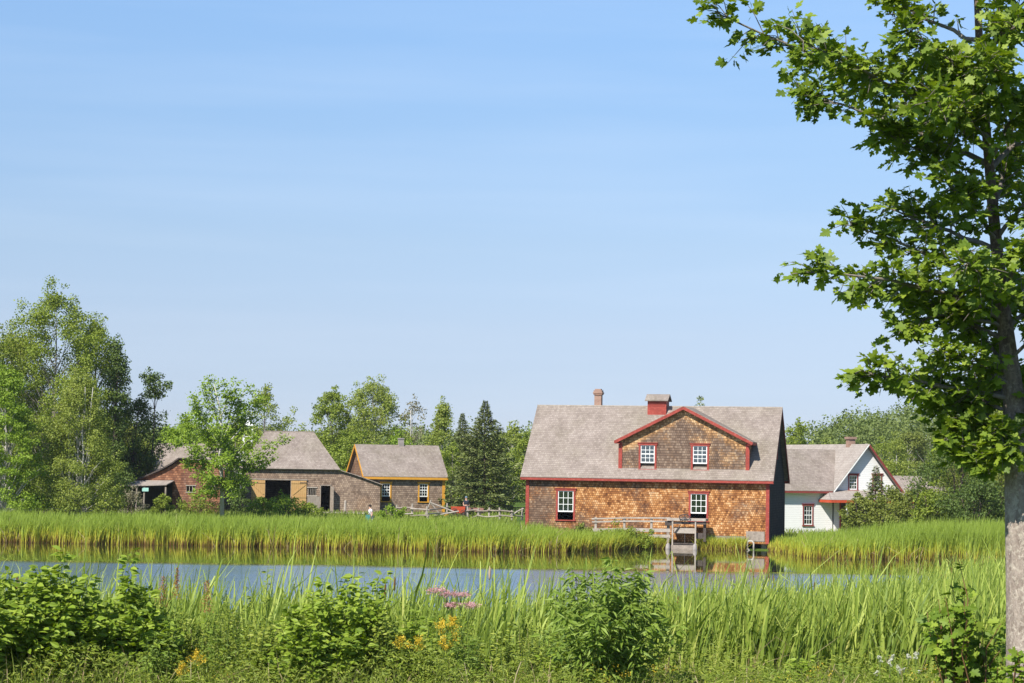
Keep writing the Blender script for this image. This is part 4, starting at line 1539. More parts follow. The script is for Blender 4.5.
# ------------------------------------------------------------------ fences, cart, people
def rail_fence(name, label, pts, h, seed, style='rail'):
    rng = np.random.default_rng(seed)
    x0, y0 = pts[0]
    z0 = float(ground_z(x0, y0))
    g = empty(name, (x0, y0, z0))
    tag(g, label, 'fence')
    P = [(x - x0, y - y0, float(ground_z(x, y)) - z0) for x, y in pts]
    for i, p_ in enumerate(P):
        m = MB()
        hh = h * rng.uniform(1.0, 1.3)
        m.tube([(p_[0], p_[1], -.1), (p_[0] + rng.normal(0, .03), p_[1], hh)], [.075, .06], 7)
        m.build('post', 'pale_wood', g)
        if i < len(P) - 1:
            q_ = P[i + 1]
            for f in (.45, .92):
                m = MB()
                za, zb2 = p_[2] + h * f + rng.normal(0, .08), q_[2] + h * f + rng.normal(0, .08)
                if rng.uniform() < .25:
                    za -= .35
                m.tube([(p_[0] - .1, p_[1] - .09, za), ((p_[0] + q_[0]) / 2, (p_[1] + q_[1]) / 2 - .09, (za + zb2) / 2 + rng.normal(0, .03)), (q_[0] + .1, q_[1] - .09, zb2)], .05, 6)
                m.build('rail', 'old_wood' if rng.uniform() < .6 else 'pale_wood', g)
    return g


def fpts(pxs, Ds):
    return [tuple(at(a, 510, b)[:2]) for a, b in zip(pxs, Ds)]


rail_fence('rail_fence', 'sagging split rail fence in front of the orange trimmed cottage', fpts([391, 397, 412, 428, 447], [160, 157, 157, 155, 161]), .82, 3)
rail_fence('rail_fence', 'low rail fence below the big spruce beside the mill', fpts([468, 478, 489, 500, 512, 522], [158, 157, 157, 156, 156, 157]), .75, 5)
# crossed poles leaning at the cottage corner
g = empty('leaning_poles', tuple(at(438, 510, 158)[:2]) + (float(ground_z(*at(438, 510, 158)[:2])),))
tag(g, 'pale poles leaning crosswise at the cottage corner', 'poles')
m = MB()
for a, b in (((-.6, 0, 1.15), (1.3, .1, .45)), ((-.9, .1, .3), (-.5, 0, 1.3)), ((-.3, -.05, .2), (1.5, 0, .55)), ((-.6, 0, 1.2), (0.1, .2, .35))):
    m.tube([a, b], .05, 6)
m.build('pole', 'pale_wood', g)
# boardwalk and single post by the barn
bw = MB()
a_ = at(304, 512, 164)
b_ = at(366, 512, 163)
bw.beam((a_[0], a_[1], .98), (b_[0], b_[1], 1.0), .9, .1)
o_ = bw.build('boardwalk', 'pale_wood')
tag(o_, 'low pale plank walk in front of the barn', 'boardwalk')
p = at(345, 505, 164)
bw = MB()
bw.tube([(0, 0, -.2), (0.02, 0, .95), (.02, 0, 1.0)], [.10, .09, .05], 8)
o_ = bw.build('wooden_post', 'pale_wood', None, (p[0], p[1], float(ground_z(p[0], p[1]))))
tag(o_, 'single pale post standing before the barn wall', 'post')

# red farm cart by the fence
p = at(458, 512, 159)
cz = float(ground_z(p[0], p[1]))
cart = empty('farm_cart', (p[0], p[1], cz), R(8))
cart.scale = (.6, .7, .85)
tag(cart, 'red wooden farm cart behind the fence left of the spruce', 'cart')
m = MB()
m.box((-.75, -.5, .45), (.75, .5, .55))
m.poly([(-.75, -.5, .55), (.75, -.5, .55), (.80, -.55, .98), (-.80, -.55, .98)])
m.poly([(.75, .5, .55), (-.75, .5, .55), (-.80, .55, .98), (.80, .55, .98)])
m.poly([(-.75, .5, .55), (-.75, -.5, .55), (-.8, -.55, 1.0), (-.8, .55, 1.0)])
m.poly([(.75, -.5, .55), (.75, .5, .55), (.8, .55, 1.0), (.8, -.55, 1.0)])
m.build('cart_body', 'cart_red', cart, solid=.04)
for yy in (-.66, .66):
    for xx, rr in ((-.5, .42), (.55, .36)):
        m = MB()
        m.wheel((xx, yy, rr), rr, t=.055)
        m.build('wheel', 'dark_wood', cart)
m = MB()
m.tube([(-.8, 0, .5), (-1.7, 0, .12)], .04, 6)
m.tube([(-.8, 0, .5), (-1.9, -.25, .15)], .03, 6)
m.build('drawbar', 'orange_trim', cart)
p = at(475, 512, 161)
cart2 = empty('hay_wagon', (p[0], p[1], float(ground_z(p[0], p[1]))), R(4))
cart2.scale = (.75, .7, .7)
tag(cart2, 'low faded pink wagon bed under the spruce right of the red cart', 'wagon')
m = MB()
m.box((-.8, -.5, .55), (.8, .5, .68))
m.box((-.8, -.53, .68), (.8, -.49, .92))
m.box((-.8, .49, .68), (.8, .53, .92))
m.build('wagon_bed', 'cart_pink', cart2)
for yy in (-.62, .62):
    for xx in (-.5, .5):
        m = MB()
        m.wheel((xx, yy, .33), .33, t=.05)
        m.build('wheel', 'dark_wood', cart2)


def skin_mesh(name, joints, edges, mat, parent, sub=2):
    names = list(joints)
    me = bpy.data.meshes.new(name)
    me.from_pydata([joints[n][:3] for n in names], [(names.index(a), names.index(b)) for a, b in edges], [])
    ob = link(name, me, parent)
    sk = ob.modifiers.new('skin', 'SKIN')
    sk.use_smooth_shade = True
    if not me.skin_vertices:
        me.skin_vertices.new()
    for i, n in enumerate(names):
        r_ = joints[n][3]
        me.skin_vertices[0].data[i].radius = (r_, r_ if isinstance(r_, float) else r_)
    me.skin_vertices[0].data[0].use_root = True
    ss = ob.modifiers.new('smooth', 'SUBSURF')
    ss.levels = sub
    ss.render_levels = sub
    me.materials.append(MATS[mat])
    return ob


def person(loc, rz, h, label, top, trousers, hairm, lean=0.0, stride=.2, cap=False, group=None):
    g = empty('person', loc, rz)
    tag(g, label, 'person', group)
    s = h / 1.75
    L_ = lean

    def J(x, y, z, r_):
        return ((x) * s, (y - L_ * max(0, z - .95)) * s, z * s, r_ * s)
    J_ = dict(pel=J(0, 0, .98, .13), ches=J(0, 0, 1.30, .15), neck=J(0, 0, 1.47, .06), chin=J(0, -.02, 1.56, .075), head=J(0, -.01, 1.67, .095),
              shL=J(-.18, 0, 1.40, .06), elL=J(-.24, .03, 1.13, .045), wrL=J(-.20, -.12, .93, .03), haL=J(-.19, -.17, .86, .035),
              shR=J(.18, 0, 1.40, .06), elR=J(.25, .05, 1.13, .045), wrR=J(.24, -.06, .90, .03), haR=J(.24, -.10, .82, .035),
              hiL=J(-.09, 0, .90, .095), knL=J(-.10, -stride * .5, .50, .065), anL=J(-.10, -stride * .7, .09, .04), ftL=J(-.10, -stride * .7 - .16, .035, .035),
              hiR=J(.09, 0, .90, .095), knR=J(.10, stride * .1, .50, .065), anR=J(.10, stride, .12, .04), ftR=J(.10, stride - .14, .035, .035))
    E_ = [('pel', 'ches'), ('ches', 'neck'), ('neck', 'chin'), ('chin', 'head'), ('ches', 'shL'), ('shL', 'elL'), ('elL', 'wrL'), ('wrL', 'haL'), ('ches', 'shR'), ('shR', 'elR'), ('elR', 'wrR'), ('wrR', 'haR'),
          ('pel', 'hiL'), ('hiL', 'knL'), ('knL', 'anL'), ('anL', 'ftL'), ('pel', 'hiR'), ('hiR', 'knR'), ('knR', 'anR'), ('anR', 'ftR')]
    skin_mesh('body', J_, E_, 'skin', g)
    up = {n: J_[n][:3] + (J_[n][3] * 1.5,) for n in ('pel', 'ches', 'shL', 'shR')}
    up['ches'] = J_['ches'][:3] + (J_['ches'][3] * 1.4,)
    up['slL'] = tuple((J_['shL'][i] * .4 + J_['elL'][i] * .6) for i in range(3)) + (.078 * s,)
    up['slR'] = tuple((J_['shR'][i] * .4 + J_['elR'][i] * .6) for i in range(3)) + (.078 * s,)
    skin_mesh('shirt', up, [('pel', 'ches'), ('ches', 'shL'), ('ches', 'shR'), ('shL', 'slL'), ('shR', 'slR')], top, g)
    lo = {n: J_[n][:3] + (J_[n][3] * 1.5,) for n in ('pel', 'hiL', 'knL', 'anL', 'hiR', 'knR', 'anR')}
    skin_mesh('trousers', lo, [('pel', 'hiL'), ('hiL', 'knL'), ('knL', 'anL'), ('pel', 'hiR'), ('hiR', 'knR'), ('knR', 'anR')], trousers, g)
    hd = J_['head']
    m = MB()
    n1, n2 = 10, 6
    for i in range(n2):
        for j in range(n1):
            def sp_(i_, j_):
                ph, th_ = (i_ / n2) * math.pi * .62, j_ / n1 * 2 * math.pi
                r_ = .112 * s
                return (hd[0] + r_ * math.sin(ph) * math.cos(th_), hd[1] + .02 * s + r_ * 1.1 * math.sin(ph) * math.sin(th_), hd[2] + r_ * 1.05 * math.cos(ph) + .01 * s)
            m.poly([sp_(i, j), sp_(i + 1, j), sp_(i + 1, j + 1), sp_(i, j + 1)])
    m.build('cap' if cap else 'hair', hairm, g, smooth=True)
    return g


p = at(371, 520, 141)
person((p[0], p[1], float(ground_z(p[0], p[1]))), R(-70), 1.55, 'dark haired person in white and pink top walking behind the reeds', 'cloth_white', 'cloth_white', 'hair', lean=.15)
p = at(368.2, 516, 140.5)
m = MB()
m.box((-.16, -.09, 0), (.16, .09, .42))
m.box((-.12, -.12, .08), (.12, -.09, .28))
bag = m.build('shoulder_bag', 'cloth_teal', None, (p[0], p[1], p[2] - .35), bevel=.04)
tag(bag, 'teal bag carried at the side of the person in white', 'bag')
m = MB()
m.tube([(-.13, 0, .42), (0, 0, .62), (.13, 0, .42)], .02, 6)
m.build('strap', 'cloth_dark', bag)
p = at(466, 512, 160)
person((p[0], p[1], float(ground_z(p[0], p[1]))), R(10), 1.5, 'person in dark clothes and bluish cap standing by the red cart', 'cloth_dark', 'cloth_dark', 'cloth_cap', cap=True, stride=.05)

# ------------------------------------------------------------------ trees
def T(name, label, px, D, pytop, wpx, mat, bark, seed, cat='tree', **kw):
    """tree standing D metres away whose crown spans wpx pixels and tops out at pytop"""
    p = at(px, 500, D)
    gz = float(ground_z(p[0], D))
    top = at(px, pytop, D)[2]
    return tree(name, label, cat, p[0], D, top - gz, wpx / 2 / (FPX / D), mat, bark, seed, **kw)


# left grove, west of the forge
T('aspen_tree', 'tallest feathery tree at the far left with an open airy top', 52, 160, 293, 120, 'green_leaf', 'grey_bark', 11, nclump=230, per=130, leaf=.19, base=.12, clump=.18, sprigs=70, trunk_r=.13, prof='round')
T('aspen_tree', 'airy tree left of the tallest one with a lower rounded top', 8, 164, 330, 96, 'olive_leaf', 'grey_bark', 12, nclump=150, per=120, leaf=.19, base=.1, clump=.24, sprigs=40)
T('aspen_tree', 'airy tree right of the tallest one, sprigs at its top', 92, 163, 322, 74, 'green_leaf', 'grey_bark', 13, nclump=140, per=95, leaf=.18, base=.1, clump=.26, sprigs=50)
T('fir_tree', 'narrow dark column tree at the right edge of the left grove', 113, 160, 340, 34, 'dark_leaf', 'dark_bark', 14, prof='column', nclump=100, per=70, leaf=.19, base=.08, clump=.42, sprigs=20)
T('oak_tree', 'dark spreading tree beside the forge porch with a lone tuft of leaves on top', 131, 167, 400, 60, 'dark_leaf', 'dark_bark', 15, nclump=90, per=85, leaf=.2, base=.22, clump=.27, sprigs=40, lean=(.4, 0))
T('maple_tree', 'bright yellow green maple at the far left edge before the grove', 4, 143, 368, 96, 'bright_leaf', 'pale_bark', 16, nclump=170, per=120, leaf=.17, base=.12, clump=.19, sprigs=20, prof='cone', aspect=.45)
T('willow_tree', 'pale grey green young tree with slender light trunks in the middle of the grove', 76, 146, 375, 104, 'pale_leaf', 'pale_bark', 17, nclump=260, per=150, leaf=.14, base=.14, clump=.17, sprigs=50, multi=4, trunk_r=.08, prof='cone')
for i, (px, D, top, w, mt) in enumerate([(-45, 158, 300, 110, 'green_leaf'), (-30, 170, 330, 90, 'dark_leaf'), (30, 172, 390, 90, 'dark_leaf'), (75, 172, 400, 90, 'dark_leaf'), (118, 171, 420, 70, 'olive_leaf')]):
    T('shade_tree', ['green tree at the left frame edge beside the bright maple', 'dark tree at the left frame edge behind the olive topped one', 'dark tree filling the back of the grove under the tallest tree', 'dark tree behind the pale slender trunks', 'olive tree behind the spreading dark tree by the porch'][i],
      px, D, top, w, mt, 'dark_bark', 30 + i, nclump=70, per=90, leaf=.24, base=.04, clump=.3, sprigs=20)
for i, (px, D, top, w) in enumerate([(12, 147, 487, 44), (44, 150, 486, 50), (80, 153, 487, 50), (104, 153, 484, 30)]):
    p = at(px, 500, D)
    T('thicket_bush', ['low bush under the bright maple', 'low bush left of the slender pale trunks', 'low bush right of the slender pale trunks', 'low bush left of the forge porch'][i], px, D, top, w, 'green_leaf', 'dark_bark', 50 + i, cat='bush', nclump=40, per=60, leaf=.17, base=.0, clump=.3, sprigs=10, multi=3, trunk_r=.03)

# the lone tuft rising from the oak: a bough of its own crown would sit here, modelled as a slim sapling behind
T('oak_sapling', 'slim sapling carrying a round tuft of leaves above the forge roof', 150, 166, 373, 28, 'dark_leaf', 'dark_bark', 18, nclump=16, per=70, leaf=.2, base=.86, clump=.45, sprigs=6, trunk_r=.09, lean=(.3, 0))

# young maple before the barn
def young_maple():
    rng = np.random.default_rng(77)
    D0 = 152.0
    base = at(222, 508, D0)
    gz = float(ground_z(base[0], D0)) - .05
    root = empty('young_maple', (base[0], D0, gz))
    tag(root, 'young maple with upswept limbs between the forge shed and the barn', 'maple tree')
    m = MB()
    def L(px, py, dy=0.0):
        q = at(px, py, D0 + dy)
        return np.array([q[0] - base[0], dy, q[2] - gz])
    trunk = [np.array([0, 0, 0]), L(222, 480), L(220, 455), L(222, 430), L(219, 405), L(214, 384)]
    m.tube([tuple(q) for q in trunk], [.17, .14, .12, .09, .06, .02], 8)
    boughs = [((221, 465), (205, 430), (184, 418), 0.6), ((221, 470), (200, 455), (178, 440), -0.8), ((222, 450), (206, 425), (196, 398), -1.), ((220, 430), (212, 405), (209, 380), .5),
              ((222, 440), (235, 415), (247, 385), .3), ((222, 450), (245, 425), (262, 400), 1.2), ((222, 470), (245, 462), (285, 438), -.7), ((222, 480), (245, 468), (276, 455), .8), ((222, 485), (205, 475), (186, 463), .4),
              ((222, 478), (240, 480), (252, 480), -1.0), ((220, 420), (228, 400), (232, 384), -.6), ((222, 488), (210, 490), (200, 492), -1.1), ((222, 460), (232, 440), (240, 410), 1.6), ((222, 460), (215, 440), (200, 415), 2.0),
              ((222, 455), (226, 440), (216, 420), -2.0), ((222, 470), (218, 462), (230, 455), -1.9), ((222, 480), (228, 485), (232, 492), -1.2), ((222, 470), (238, 450), (256, 432), -.2), ((221, 465), (195, 445), (166, 432), 1.0), ((222, 482), (214, 484), (212, 475), -1.6)]
    P, Dn, N_ = [], [], []
    for (a, b, c, dy) in boughs:
        A, B, C = L(*a), L(*b, dy * .6), L(*c, dy * 1.4)
        pts = [(1 - t) ** 2 * A + 2 * t * (1 - t) * B + t * t * C for t in np.linspace(0, 1, 7)]
        m.tube([tuple(q) for q in pts], [.06, .05, .042, .035, .025, .016, .008], 6, False)
        ln = np.linalg.norm(C - A)
        ncl = int(5 + ln * 3.3)
        for j in range(ncl):
            t = rng.uniform(.22, 1.03)
            q = (1 - t) ** 2 * A + 2 * t * (1 - t) * B + t * t * C
            q = q + rng.normal(0, .30, 3) * np.array([1, 1, .75]) * (1.15 - .4 * t)
            n = 50
            dd = rng.normal(0, 1, (n, 3))
            P.append(q + dd * np.array([.19, .19, .12]))
            Dn.append(dd + np.array([0, 0, -.2]))
            N_.append(dd * .6 + rng.normal(0, .3, (n, 3)) + np.array([-.25, -.3, .7]))
    P, Dn, N_ = np.concatenate(P), np.concatenate(Dn), norm(np.concatenate(N_))
    m.build('trunk', 'pale_bark', root, smooth=True)
    leaf_obj('crown', P, Dn, N_, rng.uniform(.11, .21, len(P)), DIAMOND, 'bright_leaf', root)


young_maple()

# trees behind the forge, barn and cottage
T('pale_tree', 'pale green tree rising over the barn ridge behind the white belfry', 262, 245, 393, 60, 'pale_leaf', 'grey_bark', 60, nclump=80, per=60, leaf=.27, clump=.2, sprigs=30)
T('backdrop_tree', 'bright round tree over the forge roof', 186, 195, 424, 70, 'bright_leaf', 'grey_bark', 61, nclump=80, per=75, leaf=.22, clump=.24)
T('backdrop_tree', 'green tree low behind the forge, left of the bright round one', 140, 205, 440, 70, 'green_leaf', 'grey_bark', 62, nclump=80, per=75, leaf=.24, clump=.24)
T('poplar_tree', 'large airy poplar left half of the pair above the barn', 330, 215, 392, 58, 'green_leaf', 'grey_bark', 63, nclump=150, per=80, leaf=.23, clump=.2, sprigs=50, base=.05)
T('poplar_tree', 'large airy poplar between the barn and the cottage, highest of the poplars', 372, 214, 381, 76, 'pale_leaf', 'pale_bark', 64, nclump=170, per=85, leaf=.22, clump=.18, sprigs=60, base=.05)
T('bare_twig_tree', 'thin greyish half bare tree over the cottage chimney', 414, 213, 402, 44, 'dry_twig_leaf', 'pale_bark', 65, nclump=60, per=26, leaf=.22, clump=.22, sprigs=30, multi=3, trunk_r=.08)
T('birch_tree', 'light green pointed tree over the right end of the cottage roof', 441, 208, 403, 46, 'pale_leaf', 'pale_bark', 66, nclump=110, per=62, leaf=.22, clump=.24, sprigs=30, prof='cone')
T('backdrop_tree', 'green tree standing low between the two poplars', 352, 200, 432, 50, 'green_leaf', 'grey_bark', 67, nclump=70, per=75, leaf=.22, clump=.26)
T('backdrop_tree', 'bright bush like tree right behind the cottage chimney', 398, 205, 436, 56, 'bright_leaf', 'grey_bark', 68, nclump=60, per=75, leaf=.22, clump=.26)
T('backdrop_tree', 'dark tree between barn roof and cottage gable', 338, 194, 452, 50, 'green_leaf', 'grey_bark', 69, nclump=60, per=75, leaf=.22, clump=.26)
T('backdrop_tree', 'green tree right behind the barn ridge', 300, 222, 430, 46, 'green_leaf', 'grey_bark', 70, nclump=60, per=75, leaf=.24, clump=.26)
T('backdrop_tree', 'green tree behind the barn left of the ridge', 235, 230, 420, 60, 'olive_leaf', 'grey_bark', 71, nclump=60, per=75, leaf=.25, clump=.26)
def SP(label, px, D, top, wpx, seed, dens=1.0):
    p = at(px, 500, D)
    gz = float(ground_z(p[0], D))
    return spruce('spruce_tree', label, p[0], D, at(px, top, D)[2] - gz, wpx / 2 / (FPX / D), seed, dens=dens)


SP('big dark spruce standing alone between the cottage and the mill', 484, 171, 399, 92, 80, 1.7)
SP('smaller dark spruce tip left of the big spruce', 461, 196, 411, 50, 81)
T('backdrop_tree', 'light green tree low at the right corner of the cottage', 452, 190, 446, 44, 'green_leaf', 'grey_bark', 82, nclump=60, per=80, leaf=.2, clump=.26)
T('grey_green_tree', 'greyish tree between the big spruce and the mill', 512, 215, 427, 46, 'pale_leaf', 'pale_bark', 84, nclump=90, per=60, leaf=.24, clump=.2, sprigs=20)
T('grey_green_tree', 'dark green tree touching the left mill corner', 527, 205, 438, 34, 'green_leaf', 'grey_bark', 85, nclump=60, per=70, leaf=.24, clump=.26)
T('grey_green_tree', 'light leafy tree low behind the big spruce', 507, 190, 462, 40, 'green_leaf', 'pale_bark', 86, nclump=60, per=70, leaf=.2, clump=.26, multi=3, trunk_r=.06)
T('distant_tree', 'tree whose topmost twigs show over the mill ridge', 696, 250, 402, 56, 'olive_leaf', 'grey_bark', 87, nclump=60, per=40, leaf=.26, clump=.2, sprigs=20)
T('distant_tree', 'tree just right of the mill gable above the farmhouse roof', 797, 235, 421, 34, 'green_leaf', 'grey_bark', 88, nclump=60, per=70, leaf=.26, clump=.26, sprigs=20)

# farmhouse garden and the bushes to its right
SP('thin young spruce in front of the white farmhouse gable', 876, 147, 464, 36, 90, .22)
for i, (px, D, top, w, mt, sd_) in enumerate([(862, 146, 497, 40, 'olive_leaf', 1), (893, 145, 490, 52, 'olive_leaf', 2), (915, 143, 489, 50, 'olive_leaf', 3), (955, 140, 436, 92, 'dark_leaf', 4), (993, 141, 425, 84, 'olive_leaf', 5), (944, 152, 452, 46, 'green_leaf', 6), (975, 136, 478, 80, 'dark_leaf', 7), (932, 138, 490, 44, 'green_leaf', 8), (1040, 140, 420, 90, 'green_leaf', 9), (1010, 170, 405, 90, 'pale_leaf', 10), (952, 178, 418, 56, 'olive_leaf', 11)]):
    T('willow_bush', ['low olive bush under the porch eave', 'low olive bush below the right farmhouse window', 'olive bush at the right corner of the farmhouse porch', 'large dark rounded willow between farmhouse and maple trunk', 'tall green willow behind the maple trunk', 'green bush before the storage shed roof',
                      'olive bush at the foot of the large dark willow', 'green bush at the reed edge left of the dark willow', 'green willow at the right frame edge', 'pale tree behind the maple trunk', 'olive tree rising behind the dark willow'][i],
      px, D, top, w, mt, 'dark_bark', 100 + sd_, cat='bush' if i < 9 else 'tree', nclump=int(40 + w * .8), per=72, leaf=.17, base=.02, clump=.22, sprigs=26, multi=3, trunk_r=.05)
# bushes at the mill bank and before the barn
for i, (px, D, top, w, mt, lb) in enumerate([
        (638, 127.0, 528, 34, 'green_leaf', 'round bush hiding the foot of the footbridge, nearest the sluice'),
        (612, 126.0, 529, 44, 'green_leaf', 'leafy bush below the middle of the footbridge'),
        (582, 125.0, 528, 34, 'olive_leaf', 'leafy bush below the left end of the footbridge'),
        (262, 158, 497, 26, 'bright_leaf', 'bush before the left barn door'),
        (285, 157, 493, 34, 'bright_leaf', 'bush before the open barn doorway'),
        (308, 157, 503, 22, 'green_leaf', 'bush at the foot of the right barn door'),
        (200, 157, 494, 40, 'green_leaf', 'bush under the forge windows'),
        (163, 156, 494, 20, 'green_leaf', 'slim bush in front of the dark porch opening'),
        (242, 160, 488, 26, 'dark_leaf', 'dark bush at the left barn corner'),
        (130, 154, 492, 30, 'dry_twig_leaf', 'reddish brown weedy bush left of the porch post'),
        (390, 147, 506, 26, 'bright_leaf', 'pale green bush right of the person in white')]):
    T('bank_bush', lb, px, D, top, w, mt, 'dark_bark', 130 + i, cat='bush', nclump=36, per=60, leaf=.14, base=0, clump=.28, sprigs=14, multi=3, trunk_r=.03)

# individual crowns in front of the far wood (copies of three trees)
protos = []
for i, (mt, pf_) in enumerate((('forest_leaf', 'round'), ('green_leaf', 'round'), ('pale_leaf', 'cone'), ('olive_leaf', 'round'))):
    mt_, mc_ = tree_meshes('woodland', 9.0, 3.2, mt, 'pale_bark', np.random.default_rng(200 + i), nclump=70, per=80, leaf=.28, clump=.27, base=.08, sprigs=20, prof=pf_)
    protos.append((mt_, mc_))
spots = []
rg = np.random.default_rng(5)
for px in range(792, 1060, 17):
    spots.append((px + rg.uniform(-6, 6), rg.uniform(235, 262), np.interp(px, [790, 850, 900, 960, 1060], [434, 436, 424, 416, 412]) + rg.uniform(8, 18)))
ORD = 'first second third fourth fifth sixth seventh eighth ninth tenth eleventh twelfth thirteenth fourteenth fifteenth sixteenth seventeenth'.split()
KIND = ['rounded mid green', 'broad green', 'pale pointed', 'olive rounded']
for i, (px, D, top) in enumerate(spots):
    p = at(px, 480, D)
    gz = float(ground_z(p[0], D))
    hh = at(px, top, D)[2] - gz
    mt_, mc_ = protos[i % 4]
    root = empty('woodland_tree', (p[0], D, gz - .1), rg.uniform(0, 6.28))
    sc = hh / 9.0
    root.scale = (max(.8, sc) * rg.uniform(.85, 1.15), max(.8, sc) * rg.uniform(.85, 1.15), sc)
    tag(root, '%s tree, %s from the mill gable rightward along the far wood edge' % (KIND[i % 4], ORD[i]), 'tree', 'trees along the edge of the far wood')
    link('trunk', mt_, root)
    link('crown', mc_, root)

# the far wood behind them, one mass
rng = np.random.default_rng(9)
P_, N_, Sz_ = [], [], []
tm = MB()
for i in range(520):
    D = rng.uniform(262, 400)
    px = rng.uniform(-140, 1150)
    xx = (px - 512) / FPX * D
    gz = float(ground_z(xx, D))
    hh = rng.uniform(7.0, 9.0) + (np.interp(px, [780, 880, 960], [0, 2.2, 4.2]))
    hh = min(hh, np.interp(px, [-140, 240, 540, 780, 800, 1100], [11, 9.5, 9.2, 8.5, 11, 16]) * D / 300)
    rr = rng.uniform(2.2, 3.8)
    n = 700
    dd = rnd_dirs(n, rng)
    lob = 1 + .25 * np.sin(dd[:, 0] * 5 + i) * np.cos(dd[:, 2] * 6 + i * 2)
    P_.append(np.array([xx, D, gz + hh * .56]) + dd * np.array([rr, rr, hh * .44]) * (rng.uniform(.75, 1.03, n) * lob)[:, None])
    N_.append(dd * .7 + rng.normal(0, .5, (n, 3)) + np.array([0, 0, .5]))
    Sz_.append(rng.uniform(.22, .42, n))
    if D < 300:
        tm.tube([(xx, D - rr * .6, gz), (xx + .2, D - rr * .6, gz + hh * .6)], [.12, .06], 5)
P_, N_, Sz_ = np.concatenate(P_), norm(np.concatenate(N_)), np.concatenate(Sz_)
fw_ = leaf_obj('far_wood', P_, rnd_dirs(len(P_), rng), N_, Sz_, DIAMOND, 'forest_leaf')
tag(fw_, 'mass of mixed woodland on the low rise along the horizon', kind='stuff')
tw_ = tm.build('wood_stems', 'pale_bark')
tag(tw_, 'pale stems showing at the foot of the far wood', kind='stuff')

